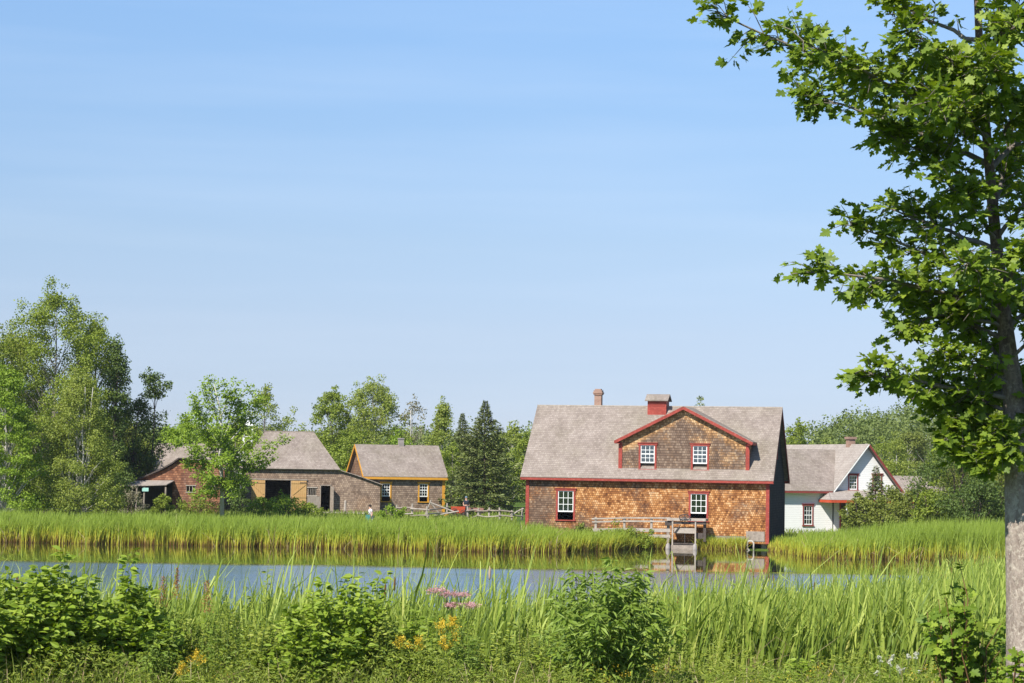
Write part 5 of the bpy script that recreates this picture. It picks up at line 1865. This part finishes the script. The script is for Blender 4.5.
# ------------------------------------------------------------------ the big maple on the right
def big_maple():
    rng = np.random.default_rng(42)
    D0 = 23.0
    b = at(1030, 683, D0)
    gz = float(ground_z(b[0], D0)) - .05
    root = empty('big_maple', (b[0], D0, gz))
    tag(root, 'big maple with lobed leaves and pale bark in the right foreground', 'maple tree')

    def L(px, py, dy=0.0):
        q = at(px, py, D0 + dy)
        return np.array([q[0] - b[0], dy, q[2] - gz])
    tp = [(1034, 760), (1028, 683), (1025, 600), (1023, 520), (1020, 470), (1014, 400), (1008, 350), (1001, 290), (994, 220), (988, 150), (980, 60), (976, -40), (978, -140), (984, -260), (990, -380)]
    tr = [.33, .225, .195, .185, .16, .115, .092, .07, .06, .05, .042, .036, .03, .022, .012]
    pts = [L(*q) for q in tp]
    pts[0][2] = 0
    m = MB()
    m.tube([tuple(q) for q in pts], tr, 20)
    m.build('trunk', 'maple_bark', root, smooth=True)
    # boughs: start px,py ; mid ; tip ; depth at tip ; spread ; leafiness
    B = [((986, 120), (900, 95), (715, 12), -.8, 1.0), ((978, 40), (930, 30), (870, -25), .6, .8), ((990, 165), (890, 120), (800, 90), .9, .8), ((988, 150), (930, 100), (800, 40), -1.4, 1.0),
         ((992, 200), (930, 150), (880, 130), -.6, .8), ((997, 250), (930, 225), (880, 205), 1.2, .7),
         ((1004, 320), (930, 275), (800, 272), -.7, .9), ((1002, 300), (940, 250), (850, 225), -.2, .8), ((1006, 340), (930, 300), (865, 285), .6, .8), ((1006, 330), (950, 300), (900, 330), -.3, .8),
         ((1014, 400), (940, 385), (862, 372), -.5, .8), ((1014, 410), (950, 395), (895, 385), .5, .7), ((1016, 420), (970, 410), (945, 440), -.2, 1.1), ((1016, 430), (980, 430), (962, 455), .4, .9),
         ((1012, 390), (975, 360), (935, 350), -.5, .9), ((1018, 440), (990, 440), (975, 462), -.3, 1.1), ((1010, 370), (975, 330), (955, 300), 1.0, .8), ((996, 240), (970, 200), (945, 180), -1.1, .8),
         ((982, 80), (950, 60), (905, 30), -1.2, .9), ((978, 0), (940, -30), (880, -60), -.5, .9), ((976, -60), (900, -120), (820, -140), .5, 1.), ((978, -140), (930, -190), (880, -230), -.4, .8),
         ((990, 160), (1010, 110), (1060, 70), -.7, .9), ((990, 170), (1030, 120), (1110, 80), .8, 1.), ((996, 240), (1030, 190), (1100, 150), -.6, 1.), ((1000, 290), (1030, 250), (1050, 220), -1.2, .9),
         ((1004, 330), (1050, 290), (1130, 260), .5, 1.), ((1008, 360), (1040, 330), (1080, 310), -.5, .9), ((1014, 400), (1060, 380), (1150, 350), -.4, 1.), ((1016, 420), (1040, 410), (1070, 400), -.3, .9),
         ((1018, 440), (1060, 430), (1130, 430), .6, .9), ((980, 50), (1020, 0), (1090, -50), .4, 1.), ((980, -20), (1010, -80), (1060, -130), -.8, 1.), ((982, 60), (1000, 30), (1030, 20), -1.3, .9),
         ((1000, 300), (985, 270), (960, 260), -1.6, .8), ((990, 140), (960, 110), (920, 100), -1.8, .9), ((986, 110), (1000, 80), (985, 60), -1.6, .8),
         ((994, 210), (1000, 180), (1020, 150), 1.6, .9), ((1004, 320), (1000, 300), (1010, 280), 1.8, .9), ((1014, 400), (1005, 390), (1000, 370), 1.8, .9), ((984, 100), (960, 60), (930, 70), 1.8, .9),
         ((978, -150), (1030, -200), (1090, -230), .2, .9), ((984, -250), (960, -310), (930, -350), .2, .8), ((984, -250), (1010, -320), (1040, -360), -.2, .8), ((1015, 415), (1000, 425), (1003, 448), -.45, 1.),
         ((1012, 395), (985, 390), (975, 405), 1.2, 1.)]
    P, Dn, N_, S_ = [], [], [], []
    bm = MB()
    for (s_, md, tp_, dy, lf) in B:
        A, M_, C = L(*s_), L(*md, dy * .5), L(*tp_, dy * 1.15)
        curve = lambda t: (1 - t) ** 2 * A + 2 * t * (1 - t) * M_ + t * t * C
        ln = np.linalg.norm(C - A)
        r0 = .012 + .008 * ln
        n_ = 9
        bm.tube([tuple(curve(t) + rng.normal(0, .012, 3) * (0 < t < 1)) for t in np.linspace(0, 1, n_)], [r0 * (1 - .9 * t) + .003 for t in np.linspace(0, 1, n_)], 7, False)
        ntw = int(14 + ln * 18 * lf)
        for j in range(ntw):
            t = rng.uniform(.16, 1.0)
            q = curve(t)
            dirn = norm((curve(min(1, t + .05)) - curve(t - .05))[None])[0]
            side = np.array([rng.normal(), rng.normal(), rng.normal() * .85])
            side -= dirn * (side @ dirn)
            side /= np.linalg.norm(side) + 1e-9
            td = side * rng.uniform(.6, 1) + dirn * rng.uniform(.3, 1.0) + np.array([0, 0, .10])
            td /= np.linalg.norm(td)
            tl = rng.uniform(.16, .52) * (1.15 - .55 * t) * (.7 + .2 * ln)
            e = q + td * tl + np.array([0, 0, -.1 * tl])
            mid = q + td * tl * .5 + np.array([0, 0, .05 * tl])
            bm.tube([tuple(q), tuple(mid), tuple(e)], [.006, .0045, .002], 4, False)
            nl = int(rng.integers(7, 14))
            tt = rng.uniform(.25, 1.02, nl)
            pp = (1 - tt)[:, None] ** 2 * q + (2 * tt * (1 - tt))[:, None] * mid + (tt ** 2)[:, None] * e
            out = rng.normal(0, 1, (nl, 3)) * np.array([1, 1, .35])
            out = norm(out)
            P.append(pp + out * .055)
            Dn.append(out + td * .5 + np.array([0, 0, -.35]) * rng.uniform(0, 1.6, (nl, 1)))
            N_.append(rng.normal(0, .5, (nl, 3)) + np.array([-.2, -.3, .9]))
            S_.append(rng.uniform(.06, .14, nl))
    P, Dn, N_, S_ = np.concatenate(P), np.concatenate(Dn), norm(np.concatenate(N_)), np.concatenate(S_)
    bm.build('branches', 'grey_bark', root, smooth=True)
    leaf_obj('crown', P, Dn, N_, S_, MAPLE, 'maple_leaf', root)
    print('maple leaves', len(P))


big_maple()

# ------------------------------------------------------------------ summer haze over the fields
hz = MB()
hz.box((-1650, -380, -2.6), (1750, 2750, 24.0))
k = NT('summer_haze')
pv = k.n('ShaderNodeVolumePrincipled')
pv.inputs['Color'].default_value = (0.86, 0.92, 1.0, 1)
pv.inputs['Density'].default_value = 0.00009
pv.inputs['Anisotropy'].default_value = 0.0
k.l(pv.outputs[0], k.out.inputs['Volume'])
tag(hz.build('haze', 'summer_haze'), 'thin summer haze over the fields', kind='stuff')
# ------------------------------------------------------------------ reeds
rng = np.random.default_rng(21)


def reed_field(name, label, n, xr, yfun, depth, h, w, mat, lean, bend, seed, wind=(.05, 0), keep=None, levels=(0, .3, .6, .82, 1.0), patch=.25, tipfold=0.0, hfun=None):
    rng = np.random.default_rng(seed)
    x = rng.uniform(xr[0], xr[1], n)
    y = yfun(x) + depth * rng.uniform(0, 1, n) ** 1.5 + rng.normal(0, .15, n)
    pt = np.sin(x * 1.7 + y * .6) * np.sin(x * .63 + 1.1) * .5 + np.sin(x * 4.1 + y * 1.9) * .3
    hh = h * (1 + patch * .4 * pt + rng.normal(0, .11, n))
    if hfun is not None:
        hh = hh * hfun(x, y)
    ok = rng.uniform(0, 1, n) < (.75 + patch * pt)
    if keep is not None:
        ok &= keep(x, y)
    x, y, hh = x[ok], y[ok], hh[ok]
    z = np.maximum(ground_z(x, y), -.3)
    o = blades(name, x, y, z, np.clip(hh, .15, None), w * rng.uniform(.7, 1.3, len(x)), mat, rng, lean, bend, wind=wind, levels=levels, tipfold=tipfold)
    tag(o, label, kind='stuff')
    return o


far_l = lambda x: shore(x) - .9
mill_keep = lambda x, y: ~((x > 3.3) & (x < 15.7))
LV = (0, .35, .7, 1.0)
reed_field('far_reeds', 'reed bed along the far bank left of the mill', 52000, (-34, 3.2), far_l, 5.0, 1.36, .034, 'far_reed', .08, .16, 1, levels=LV, patch=.22, hfun=lambda x, y: np.interp(x, [-34, -1, 2.2, 3.2], [1, 1, .8, .65]))
reed_field('far_reeds', 'reed bed along the far bank right of the mill', 30000, (15.0, 34), far_l, 6.0, 1.75, .034, 'far_reed', .07, .12, 2, levels=LV, patch=.16, hfun=lambda x, y: np.interp(x, [15.0, 16.2, 18.5, 21, 24], [.25, .55, .68, .9, 1.0]))
reed_field('far_reeds', 'short marsh grass on the strip before the mill wall', 7000, (3.0, 13.6), lambda x: shore(x) - .35, 1.2, .75, .03, 'far_reed', .22, .3, 3, levels=LV, keep=lambda x, y: (y < 131.15 - (x - 1) * .238) & ~((x > 9.3) & (x < 10.9)))
reed_field('far_reeds', 'reeds between the left bank and the footbridge', 6000, (-1.5, 6.6), lambda x: shore(x) - .6, 2.4, 1.0, .034, 'far_reed', .1, .2, 4, levels=LV, keep=lambda x, y: y < 130.6 - (x - 1) * .238)
reed_field('meadow_grass', 'tall meadow grass behind the far reeds', 42000, (-40, 6), lambda x: 129 + 0 * x, 36, .34, .045, 'meadow_blade', .2, .35, 5, levels=LV, keep=lambda x, y: (y < 131 - (x - 1) * .238 + 60 * (x < .5)))
reed_field('meadow_grass', 'tall meadow grass below the white farmhouse', 14000, (15.8, 36), lambda x: 125 + 0 * x, 24, .55, .045, 'meadow_blade', .2, .35, 6, levels=LV)

# the near cattail bed, widening to the right
def near_back(x):
    return np.interp(x, [-16, -9, 1.5, 4, 8.2, 12, 16, 25], [46.5, 47, 46.5, 47.5, 56, 65, 76, 86])


def near_front(x):
    return np.interp(x, [-16, 0, 4, 14, 25], [38.5, 38.2, 37.0, 35.5, 35])


def near_field(n, seed, xr, h, w, lean, bend, lab, keep=None, tipfold=.0, p=1.0):
    rng = np.random.default_rng(seed)
    y = rng.uniform(0, 1, n)
    x = rng.uniform(xr[0], xr[1], n)
    f, b_ = near_front(x), near_back(x)
    y = f + (b_ - f) * y ** p
    frustum = np.abs(x) < y * .27 + 1.5
    clump = np.sin(x * 2.3 + y * .9) * np.sin(x * .8 - y * .5) + .6 * np.sin(x * 5.1 + y * 2.7)
    edge = (y - f) / (b_ - f)
    ok = frustum & (rng.uniform(0, 1, n) < .72 + .3 * clump - .35 * np.clip(edge - .7, 0, 1) * 3 * (x < 8))
    if keep is not None:
        ok &= keep(x, y)
    x, y, clump = x[ok], y[ok], clump[ok]
    z = np.maximum(ground_z(x, y), -.25)
    hh = h * (1 + .07 * clump + rng.normal(0, .16, len(x)))
    o = blades('cattail_bed', x, y, z, np.clip(hh, .4, None), w * rng.uniform(.6, 1.3, len(x)), 'near_reed', rng, lean, bend, wind=(.07, 0), levels=(0, .2, .4, .6, .75, .88, 1.0), tipfold=tipfold)
    tag(o, lab, kind='stuff')


near_field(24000, 31, (-14, 4.5), 2.05, .046, .07, .15, 'long cattail leaves in the water along the near left shore', tipfold=.9)
near_field(72000, 32, (3.0, 26), 2.1, .046, .07, .15, 'broad bed of cattail leaves filling the near right of the pond', tipfold=.9)

near_field(2600, 33, (-14, 4.5), 2.5, .042, .10, .16, 'few extra tall cattail leaves against the blue water at left', tipfold=.6)
near_field(5000, 34, (3, 24), 2.5, .042, .10, .16, 'few extra tall cattail leaves against the blue water at right', tipfold=.6)

# cattail spikes, each a thing: stalk and brown head
def cattail_meshes(fluff):
    s = MB()
    s.tube([(0, 0, 0), (.02, 0, .9), (.05, .01, 1.82)], [.009, .008, .005], 6)
    hd = MB()
    if fluff:
        hd.tube([(.045, .01, 1.60), (.05, .01, 1.63), (.052, .01, 1.69), (.06, .01, 1.74), (.05, .01, 1.77)], [.010, .018, .024, .016, .005], 9)
    else:
        hd.tube([(.042, .008, 1.55), (.042, .008, 1.57), (.047, .009, 1.73), (.048, .01, 1.745)], [.006, .016, .016, .006], 9)
        hd.tube([(.048, .01, 1.745), (.055, .01, 1.86)], [.004, .003], 5)
    def me(mb, mat, nm):
        flat = [i for f_ in mb.f for i in f_]
        return np_mesh(nm, mb.v, flat, [len(f_) for f_ in mb.f], [mat], True)
    return me(s, 'green_stem', 'stalk'), me(hd, 'cattail_fluff' if fluff else 'cattail_brown', 'seed_head')


CT = [cattail_meshes(False), cattail_meshes(True)]


def cattail(px, py, D, fluff, label, group=None, s=1.0):
    p = at(px, py, D)
    z = max(float(ground_z(p[0], D)), -.25)
    sc = max(.75, (p[2] - z) / 1.66) * s
    root = empty('cattail', (p[0] - .045 * sc, D, z), 0)
    root.scale = (1.1, 1.1, sc)
    root.rotation_euler = (0, rng.normal(0, .02), 0)
    tag(root, label, 'cattail', group)
    a, b_ = CT[int(fluff)]
    link('stalk', a, root)
    link('seed_head', b_, root)


for px, py, D, fl, lb in [
        (394.5, 583, 42, 0, 'tallest brown cattail spike standing against blue water, left of the pink flowers'),
        (382, 590, 41, 0, 'shorter brown cattail spike close left of the tall one beside the dogwood'),
        (495, 575, 42, 1, 'fluffy pale cattail head over the blue water, right of the pink flowers'),
        (536, 602, 42, 0, 'brown cattail spike left of the dark willow shrub'),
        (565, 590, 42, 0, 'brown cattail spike at the left shoulder of the dark willow shrub'),
        (680, 602, 42, 0, 'thick brown cattail spike right of the dark willow shrub'),
        (701, 598, 44, 0, 'brown cattail spike against blue water below the sluice gate'),
        (695, 617, 41, 0, 'low brown cattail spike among leaves below the sluice gate'),
        (800, 617, 41, 0, 'brown cattail spike deep among the green leaves, right of centre'),
        (876, 577, 58, 0, 'brown cattail spike at the right end of the open water'),
        (889, 577, 59, 0, 'leaning brown cattail spike just right of the end of the open water'),
        (917, 571, 60, 1, 'pale seed head on the reed tops right of the open water'),
        (955, 572, 60, 0, 'brown cattail spike left of the maple sapling'),
        (944, 574, 61, 0, 'dark cattail spike farther left of the maple sapling'),
        (861, 596, 50, 1, 'pale drooping seed head below the right end of the open water'),
        (768, 575, 52, 0, 'dark cattail spike before the mill corner reflection'),
        (745, 604, 43, 0, 'small brown cattail spike below the mill reflection')]:
    cattail(px, py, D, fl, lb)
for i in range(26):
    px = rng.uniform(700, 985)
    D = rng.uniform(44, 64)
    cattail(px, 466 + .0157 * (px - 512) + (EYE - 1.6) / D * FPX, D, 0, 'small brown cattail spike half hidden in the right reed bed', 'cattail spikes in the right reed bed', s=rng.uniform(.9, 1.08))

# ------------------------------------------------------------------ foreground shrubs and herbs
def SH(name, label, px, D, pytop, wpx, seed, **kw):
    p = at(px, 600, D)
    gz = float(ground_z(p[0], D))
    return shrub(name, label, p[0], D, at(px, pytop, D)[2] - gz, wpx / 2 / (FPX / D), seed, **kw)


SH('dogwood_shrub', 'large broad leaved dogwood shrub at the far left of the near bank', 34, 33.5, 562, 150, 1, stems=84, per=95, leaf=.15, tall=((.5, 2.55), (.9, 2.2)))
SH('dogwood_shrub', 'broad leaved dogwood shrub joining the large left one on its right', 122, 34.0, 574, 120, 2, stems=60, per=85, leaf=.145, tall=((.1, 2.45), (.5, 1.95)))
SH('dogwood_shrub', 'broad leaved shrub below the left frame edge in the corner', -20, 32.5, 590, 90, 3, stems=26, per=70, leaf=.15)
SH('viburnum_shrub', 'leafy shrub left of the pink flowers with a dark tall side stem', 342, 34.0, 572, 136, 4, stems=64, per=88, leaf=.135, tall=((.55, 2.25), (.62, 2.15)))
SH('viburnum_shrub', 'low dark green shrub under the left side of the leafy middle shrub', 306, 33.4, 612, 100, 5, stems=38, per=74, leaf=.12)
SH('willow_shrub', 'dark green willow shrub with drooping narrow leaves at bottom centre', 604, 33.0, 556, 150, 6, stems=54, per=92, leaf=.18, tmpl=LANCE, mat='willow_shrub_leaf', droop=.7, tall=((-.5, 2.25), (.1, 2.3), (.35, 2.1)))
SH('slim_herb', 'slim upright leafy stalk rising over the water left of the middle shrub', 266, 34.2, 550, 26, 7, stems=4, per=60, leaf=.09, mat='weed_leaf')
SH('slim_herb', 'slim leafy stalk beside the pink flowers', 425, 34.6, 600, 30, 8, stems=6, per=50, leaf=.13)
for i, (px, D, top, w, lb) in enumerate([(185, 34.6, 598, 70, 'bushy weed right of the large left shrubs'), (235, 34.4, 594, 74, 'bushy weed left of the middle leafy shrub'), (415, 34.2, 628, 60, 'bushy weed below the orange yellow goldenrod'), (460, 34.4, 612, 70, 'bushy weed below the pink flowers'),
                                  (505, 34.2, 622, 60, 'bushy weed between the pink flowers and the willow shrub'), (560, 33.6, 655, 50, 'bushy weed at the left foot of the willow shrub'), (690, 34.2, 664, 60, 'bushy weed at the right foot of the willow shrub'), (900, 33.6, 662, 70, 'bushy weed with white umbels near the maple sapling'), (430, 33.6, 634, 54, 'bushy weed between the goldenrods and the pink flowers'), (300, 34.6, 596, 50, 'bushy weed at the left shoulder of the middle leafy shrub'), (160, 33.4, 640, 60, 'bushy weed at the right foot of the large left shrubs'), (205, 33.2, 650, 60, 'low bushy weed near the small goldenrods at bottom left'), (262, 33.6, 612, 46, 'tall bushy weed around the slim upright stalk'), (535, 34.8, 606, 40, 'bushy weed at the left shoulder of the willow shrub'), (385, 33.6, 600, 50, 'bushy weed on the right flank of the middle leafy shrub')]):
    SH('bushy_weed', lb, px, D, top, w, 20 + i, stems=26, per=60, leaf=.085, mat='weed_leaf', tmpl=LANCE if i % 2 else OVAL, cat='weed')
SH('maple_sapling', 'maple sapling with a few red leaves left of the big trunk', 966, 24.0, 568, 96, 40, stems=22, per=34, leaf=.12, tmpl=MAPLE, mat='sapling_leaf', stem_mat='red_stem', cat='sapling', droop=.5, tall=((-.42, 1.55), (.0, 2.05)))
SH('maple_sapling', 'leafy maple sprouts at the very foot of the big trunk', 1010, 22.4, 640, 60, 41, stems=16, per=34, leaf=.10, tmpl=MAPLE, mat='sapling_leaf', stem_mat='red_stem', cat='sapling', droop=.5)
SH('maple_sapling', 'low maple sprouts below the red leaved sapling', 975, 24.6, 620, 100, 42, stems=24, per=30, leaf=.11, tmpl=MAPLE, mat='sapling_leaf', stem_mat='red_stem', cat='sapling', droop=.5)


rw = np.random.default_rng(88)
WK = [('nettle_weed', 'broad leaved weed clump', 'shrub_leaf', .10, OVAL), ('fern_weed', 'feathery weed clump', 'weed_leaf', .075, LANCE), ('willow_herb', 'narrow leaved tall herb clump', 'willow_shrub_leaf', .10, LANCE)]
WHERE = ['below the far left shrubs', 'right of the far left shrubs', 'under the rusty dock spires', 'left of the middle shrub', 'under the middle shrub', 'below the goldenrods', 'below the pink flowers', 'left of the willow shrub', 'under the willow shrub', 'right of the willow shrub', 'before the cattails at right', 'near the white umbels']
for i in range(36):
    kd = i % 3
    slot = i // 3
    px = 20 + slot * 78 + kd * 26 + rw.uniform(-8, 8)
    top = (np.interp(px, [0, 160, 290, 400, 540, 660, 1000], [640, 612, 618, 618, 628, 656, 662]) + rw.uniform(-14, 16))
    SH(WK[kd][0], '%s, %s' % (WK[kd][1], WHERE[slot]), px, rw.uniform(33.2, 36.2), top, rw.uniform(44, 70), 400 + i, stems=22, per=52, leaf=WK[kd][3], mat=WK[kd][2], tmpl=WK[kd][4], cat='weed')


def herb(name, label, cat, px, py, D, kind, spread, seed, group=None, mat=None):
    """flowering herb: stem, small leaves, flower head of many bits centred near (px, py)"""
    rng = np.random.default_rng(seed)
    p = at(px, py, D)
    gz = float(ground_z(p[0], D))
    h = p[2] - gz
    root = empty(name, (p[0], D, gz - .02))
    tag(root, label, cat, group)
    m = MB()
    m.tube([(rng.normal(0, .05), 0, 0), (rng.normal(0, .02), 0, h * .5), (0, 0, h * .98)], [.009, .007, .004], 6)
    heads = []
    if kind == 'umbel':
        for i in range(6):
            a = rng.uniform(0, 6.28)
            q = np.array([spread * rng.uniform(.1, 1) * math.cos(a), spread * rng.uniform(.1, 1) * math.sin(a), h + rng.uniform(-.04, .04)])
            heads.append(q)
            m.tube([(0, 0, h - .16), tuple(q)], [.004, .0025], 4, False)
        HP = np.concatenate([q + rng.normal(0, 1, (22, 3)) * np.array([spread * .22, spread * .22, .008]) for q in heads])
        size = rng.uniform(.012, .022, len(HP))
    elif kind == 'dome':
        for i in range(9):
            a = rng.uniform(0, 6.28)
            rr = spread * math.sqrt(rng.uniform(0, 1))
            q = np.array([rr * math.cos(a), rr * math.sin(a), h - .5 * rr * rng.uniform(.2, 1)])
            heads.append(q)
            m.tube([(0, 0, h - .28), tuple(q)], [.005, .003], 4, False)
        HP = np.concatenate([q + rng.normal(0, 1, (42, 3)) * np.array([.045, .045, .02]) for q in heads])
        size = rng.uniform(.014, .026, len(HP))
    elif kind == 'plume':
        HP = []
        for i in range(12):
            a = rng.uniform(0, 6.28)
            t = rng.uniform(0, 1)
            rr = spread * (1.5 - t)
            e = np.array([rr * math.cos(a), rr * math.sin(a), h - .10 * (1 - t) + .05 * t])
            s_ = np.array([0, 0, h - .16 * (1 - t)])
            m.tube([tuple(s_), tuple(e)], [.003, .002], 4, False)
            u_ = rng.uniform(0.2, 1, 32)[:, None]
            HP.append(s_ + (e - s_) * u_ + np.array([0, 0, .05]) * u_ + rng.normal(0, .016, (32, 3)))
        HP = np.concatenate(HP)
        size = rng.uniform(.014, .028, len(HP))
    else:  # spire
        t = rng.uniform(0, 1, 420)
        a = rng.uniform(0, 6.28, 420)
        rr = spread * (1 - .8 * t) * rng.uniform(.1, 1, 420)
        HP = np.stack([rr * np.cos(a), rr * np.sin(a), h - .3 + .5 * t], 1)
        size = rng.uniform(.012, .024, 420)
    m.build('stem', 'green_stem', root, smooth=True)
    nl = 46
    t = rng.uniform(.15, .86, nl)
    a = rng.uniform(0, 6.28, nl)
    LP = np.stack([0 * t, 0 * t, h * t], 1)
    LD = np.stack([np.cos(a), np.sin(a), rng.uniform(-.3, .3, nl)], 1)
    leaf_obj('leaves', LP, LD, rng.normal(0, .3, (nl, 3)) + np.array([0, 0, 1.]), rng.uniform(.08, .16, nl), LANCE, 'shrub_leaf', root)
    leaf_obj('flower_head', HP, rnd_dirs(len(HP), rng), rnd_dirs(len(HP), rng), size, DIAMOND, mat, root)
    return root


for i, (px, py, D, sp_, lb) in enumerate([
        (438, 587, 35.0, .14, 'pink joe pye flower head, highest and leftmost of the pink cluster'), (448, 591, 35.1, .10, 'small pink flower head just right of the highest one'),
        (461, 592, 35.2, .12, 'pink flower head in the middle right of the pink cluster'), (468, 602, 34.8, .15, 'pink flower head lowest at the right of the cluster'), (452, 603, 35.0, .09, 'faint pink flower head below the cluster centre')]):
    herb('joe_pye_weed', lb, 'pink flower', px, py, D, 'dome', sp_, 300 + i, mat='pink_flower')
for i, (px, py, D, sp_, lb) in enumerate([
        (402, 640, 33.4, .16, 'orange yellow goldenrod plume below the brown cattails'), (419, 640, 33.5, .12, 'orange yellow goldenrod plume second from the left'),
        (440, 624, 33.8, .16, 'yellow goldenrod plume under the pink flowers'), (452, 621, 33.9, .10, 'yellow goldenrod plume right under the pink flowers'), (446, 640, 33.6, .10, 'small yellow goldenrod low under the pink flowers'),
        (456, 638, 33.7, .08, 'smallest goldenrod plume right of the low one'), (196, 655, 33.0, .14, 'pale yellow goldenrod at the bottom right of the left shrubs'), (183, 667, 32.6, .10, 'low pale yellow goldenrod at the bottom left')]):
    herb('goldenrod', lb, 'goldenrod', px, py, D, 'plume', sp_ * .8, 320 + i, mat='goldenrod_flower')
for i, (px, py, D, sp_, lb) in enumerate([(163, 588, 34.8, .11, 'rusty seed spire of dock, leftmost, over the water edge'), (177, 579, 35.2, .06, 'thin rusty dock spire just right of the leftmost'), (207, 592, 34.7, .10, 'rusty seed spire of dock right of the broad leaved shrubs'), (17, 588, 34.0, .05, 'small rusty spire over the far left shrub')]):
    herb('dock_plant', lb, 'dock plant', px, py, D, 'spire', sp_ * 1.5, 340 + i, mat='rust_seed')
for i, (px, py) in enumerate([(880, 658), (890, 661), (898, 666), (908, 655), (916, 654), (900, 669), (918, 670), (876, 673), (893, 656), (905, 668)]):
    herb('wild_carrot', 'small white flat flower umbel in the cluster left of the maple sapling', 'white flower', px, py, 32.6 + .12 * i, 'umbel', .035, 360 + i, group='white umbels left of the maple sapling', mat='white_flower')

def dead_blades(n, seed, xr, yr, h, lab):
    rng = np.random.default_rng(seed)
    x = rng.uniform(xr[0], xr[1], n)
    y = rng.uniform(yr[0], yr[1], n)
    ok = np.abs(x) < y * .27 + 1
    x, y = x[ok], y[ok]
    o = blades('dead_stalks', x, y, np.maximum(ground_z(x, y), -.2), h * rng.uniform(.5, 1.15, len(x)), rng.uniform(.008, .022, len(x)), 'dry_blade', rng, .16, .35, wind=(.05, 0), tipfold=1.2)
    tag(o, lab, kind='stuff')


dead_blades(1500, 71, (-12, 15), (36, 45), 1.7, 'dry straw coloured stalks among the near cattails')
dead_blades(2600, 72, (-10, 10), (32, 38), 1.0, 'dry stalks among the weeds of the near bank')
rng = np.random.default_rng(73)
n = 2600
x = rng.uniform(-33, 33, n)
x = x[(x < 3) | (x > 16)]
y = shore(x) + rng.uniform(-1.0, 1.2, len(x))
o = blades('dead_stalks', x, y, np.maximum(ground_z(x, y), -.2), rng.uniform(.5, 1.7, len(x)), rng.uniform(.03, .05, len(x)), 'dry_blade', rng, .3, .5, tipfold=1.0, levels=LV)
tag(o, 'dry and broken stalks at the edge of the far reeds', kind='stuff')

# weeds and grasses filling the near bank
rng = np.random.default_rng(55)
n = 110000
x = rng.uniform(-11, 11, n)
y = rng.uniform(31.5, 39.5, n)
pt = np.sin(x * 1.9 + y) * np.sin(x * .7 - y * .8)
hmax = np.clip(.86 + .34 * pt, .3, 1.45) * np.interp(y, [31.5, 34, 37, 39.5], [.75, 1, 1.25, .9]) * np.interp(x, [-9, -2, 3, 8], [1.0, 1.15, .95, .9])
zz = rng.uniform(0.0, 1, n) ** .7 * hmax
P_ = np.stack([x, y, ground_z(x, y) + zz], 1)
D_ = rnd_dirs(n, rng) * np.array([1, 1, .5]) + np.array([0, 0, .15])
fo = leaf_obj('undergrowth', P_, D_, rng.normal(0, .5, (n, 3)) + np.array([-.1, -.2, 1.]), rng.uniform(.04, .11, n), LANCE, 'weed_leaf')
tag(fo, 'low leafy weeds covering the near bank', kind='stuff')
n = 26000
x = rng.uniform(-11, 11, n)
y = rng.uniform(31.5, 41, n)
o = blades('bank_grass', x, y, ground_z(x, y), rng.uniform(.35, .95, n), rng.uniform(.006, .012, n), 'meadow_blade', rng, .2, .45, wind=(.08, 0))
tag(o, 'long grass among the weeds of the near bank', kind='stuff')
n = 900
x = rng.uniform(-9.5, 9.5, n)
y = rng.uniform(32, 36, n)
cl = (np.sin(x * 1.3 + 2) * np.sin(y * 1.1 + x) > .25)
x, y = x[cl], y[cl]
P_ = np.stack([x, y, ground_z(x, y) + rng.uniform(.55, .85, len(x))], 1)
P_ = (P_[:, None, :] + rng.normal(0, .035, (len(x), 12, 3))).reshape(-1, 3)
fo = leaf_obj('small_yellow_flowers', P_, rnd_dirs(len(P_), rng), rnd_dirs(len(P_), rng), rng.uniform(.015, .03, len(P_)), DIAMOND, 'goldenrod_flower')
tag(fo, 'scattered tiny yellow blossoms low on the near bank', kind='stuff')
# grass of the bank the viewer stands on and under the maple
n = 30000
x = rng.uniform(-9, 12, n)
y = rng.uniform(18, 32, n)
o = blades('bank_grass', x, y, ground_z(x, y), rng.uniform(.12, .4, n), rng.uniform(.006, .012, n), 'meadow_blade', rng, .25, .45, wind=(.08, 0), levels=LV)
tag(o, 'shorter grass around the foot of the big maple', kind='stuff')
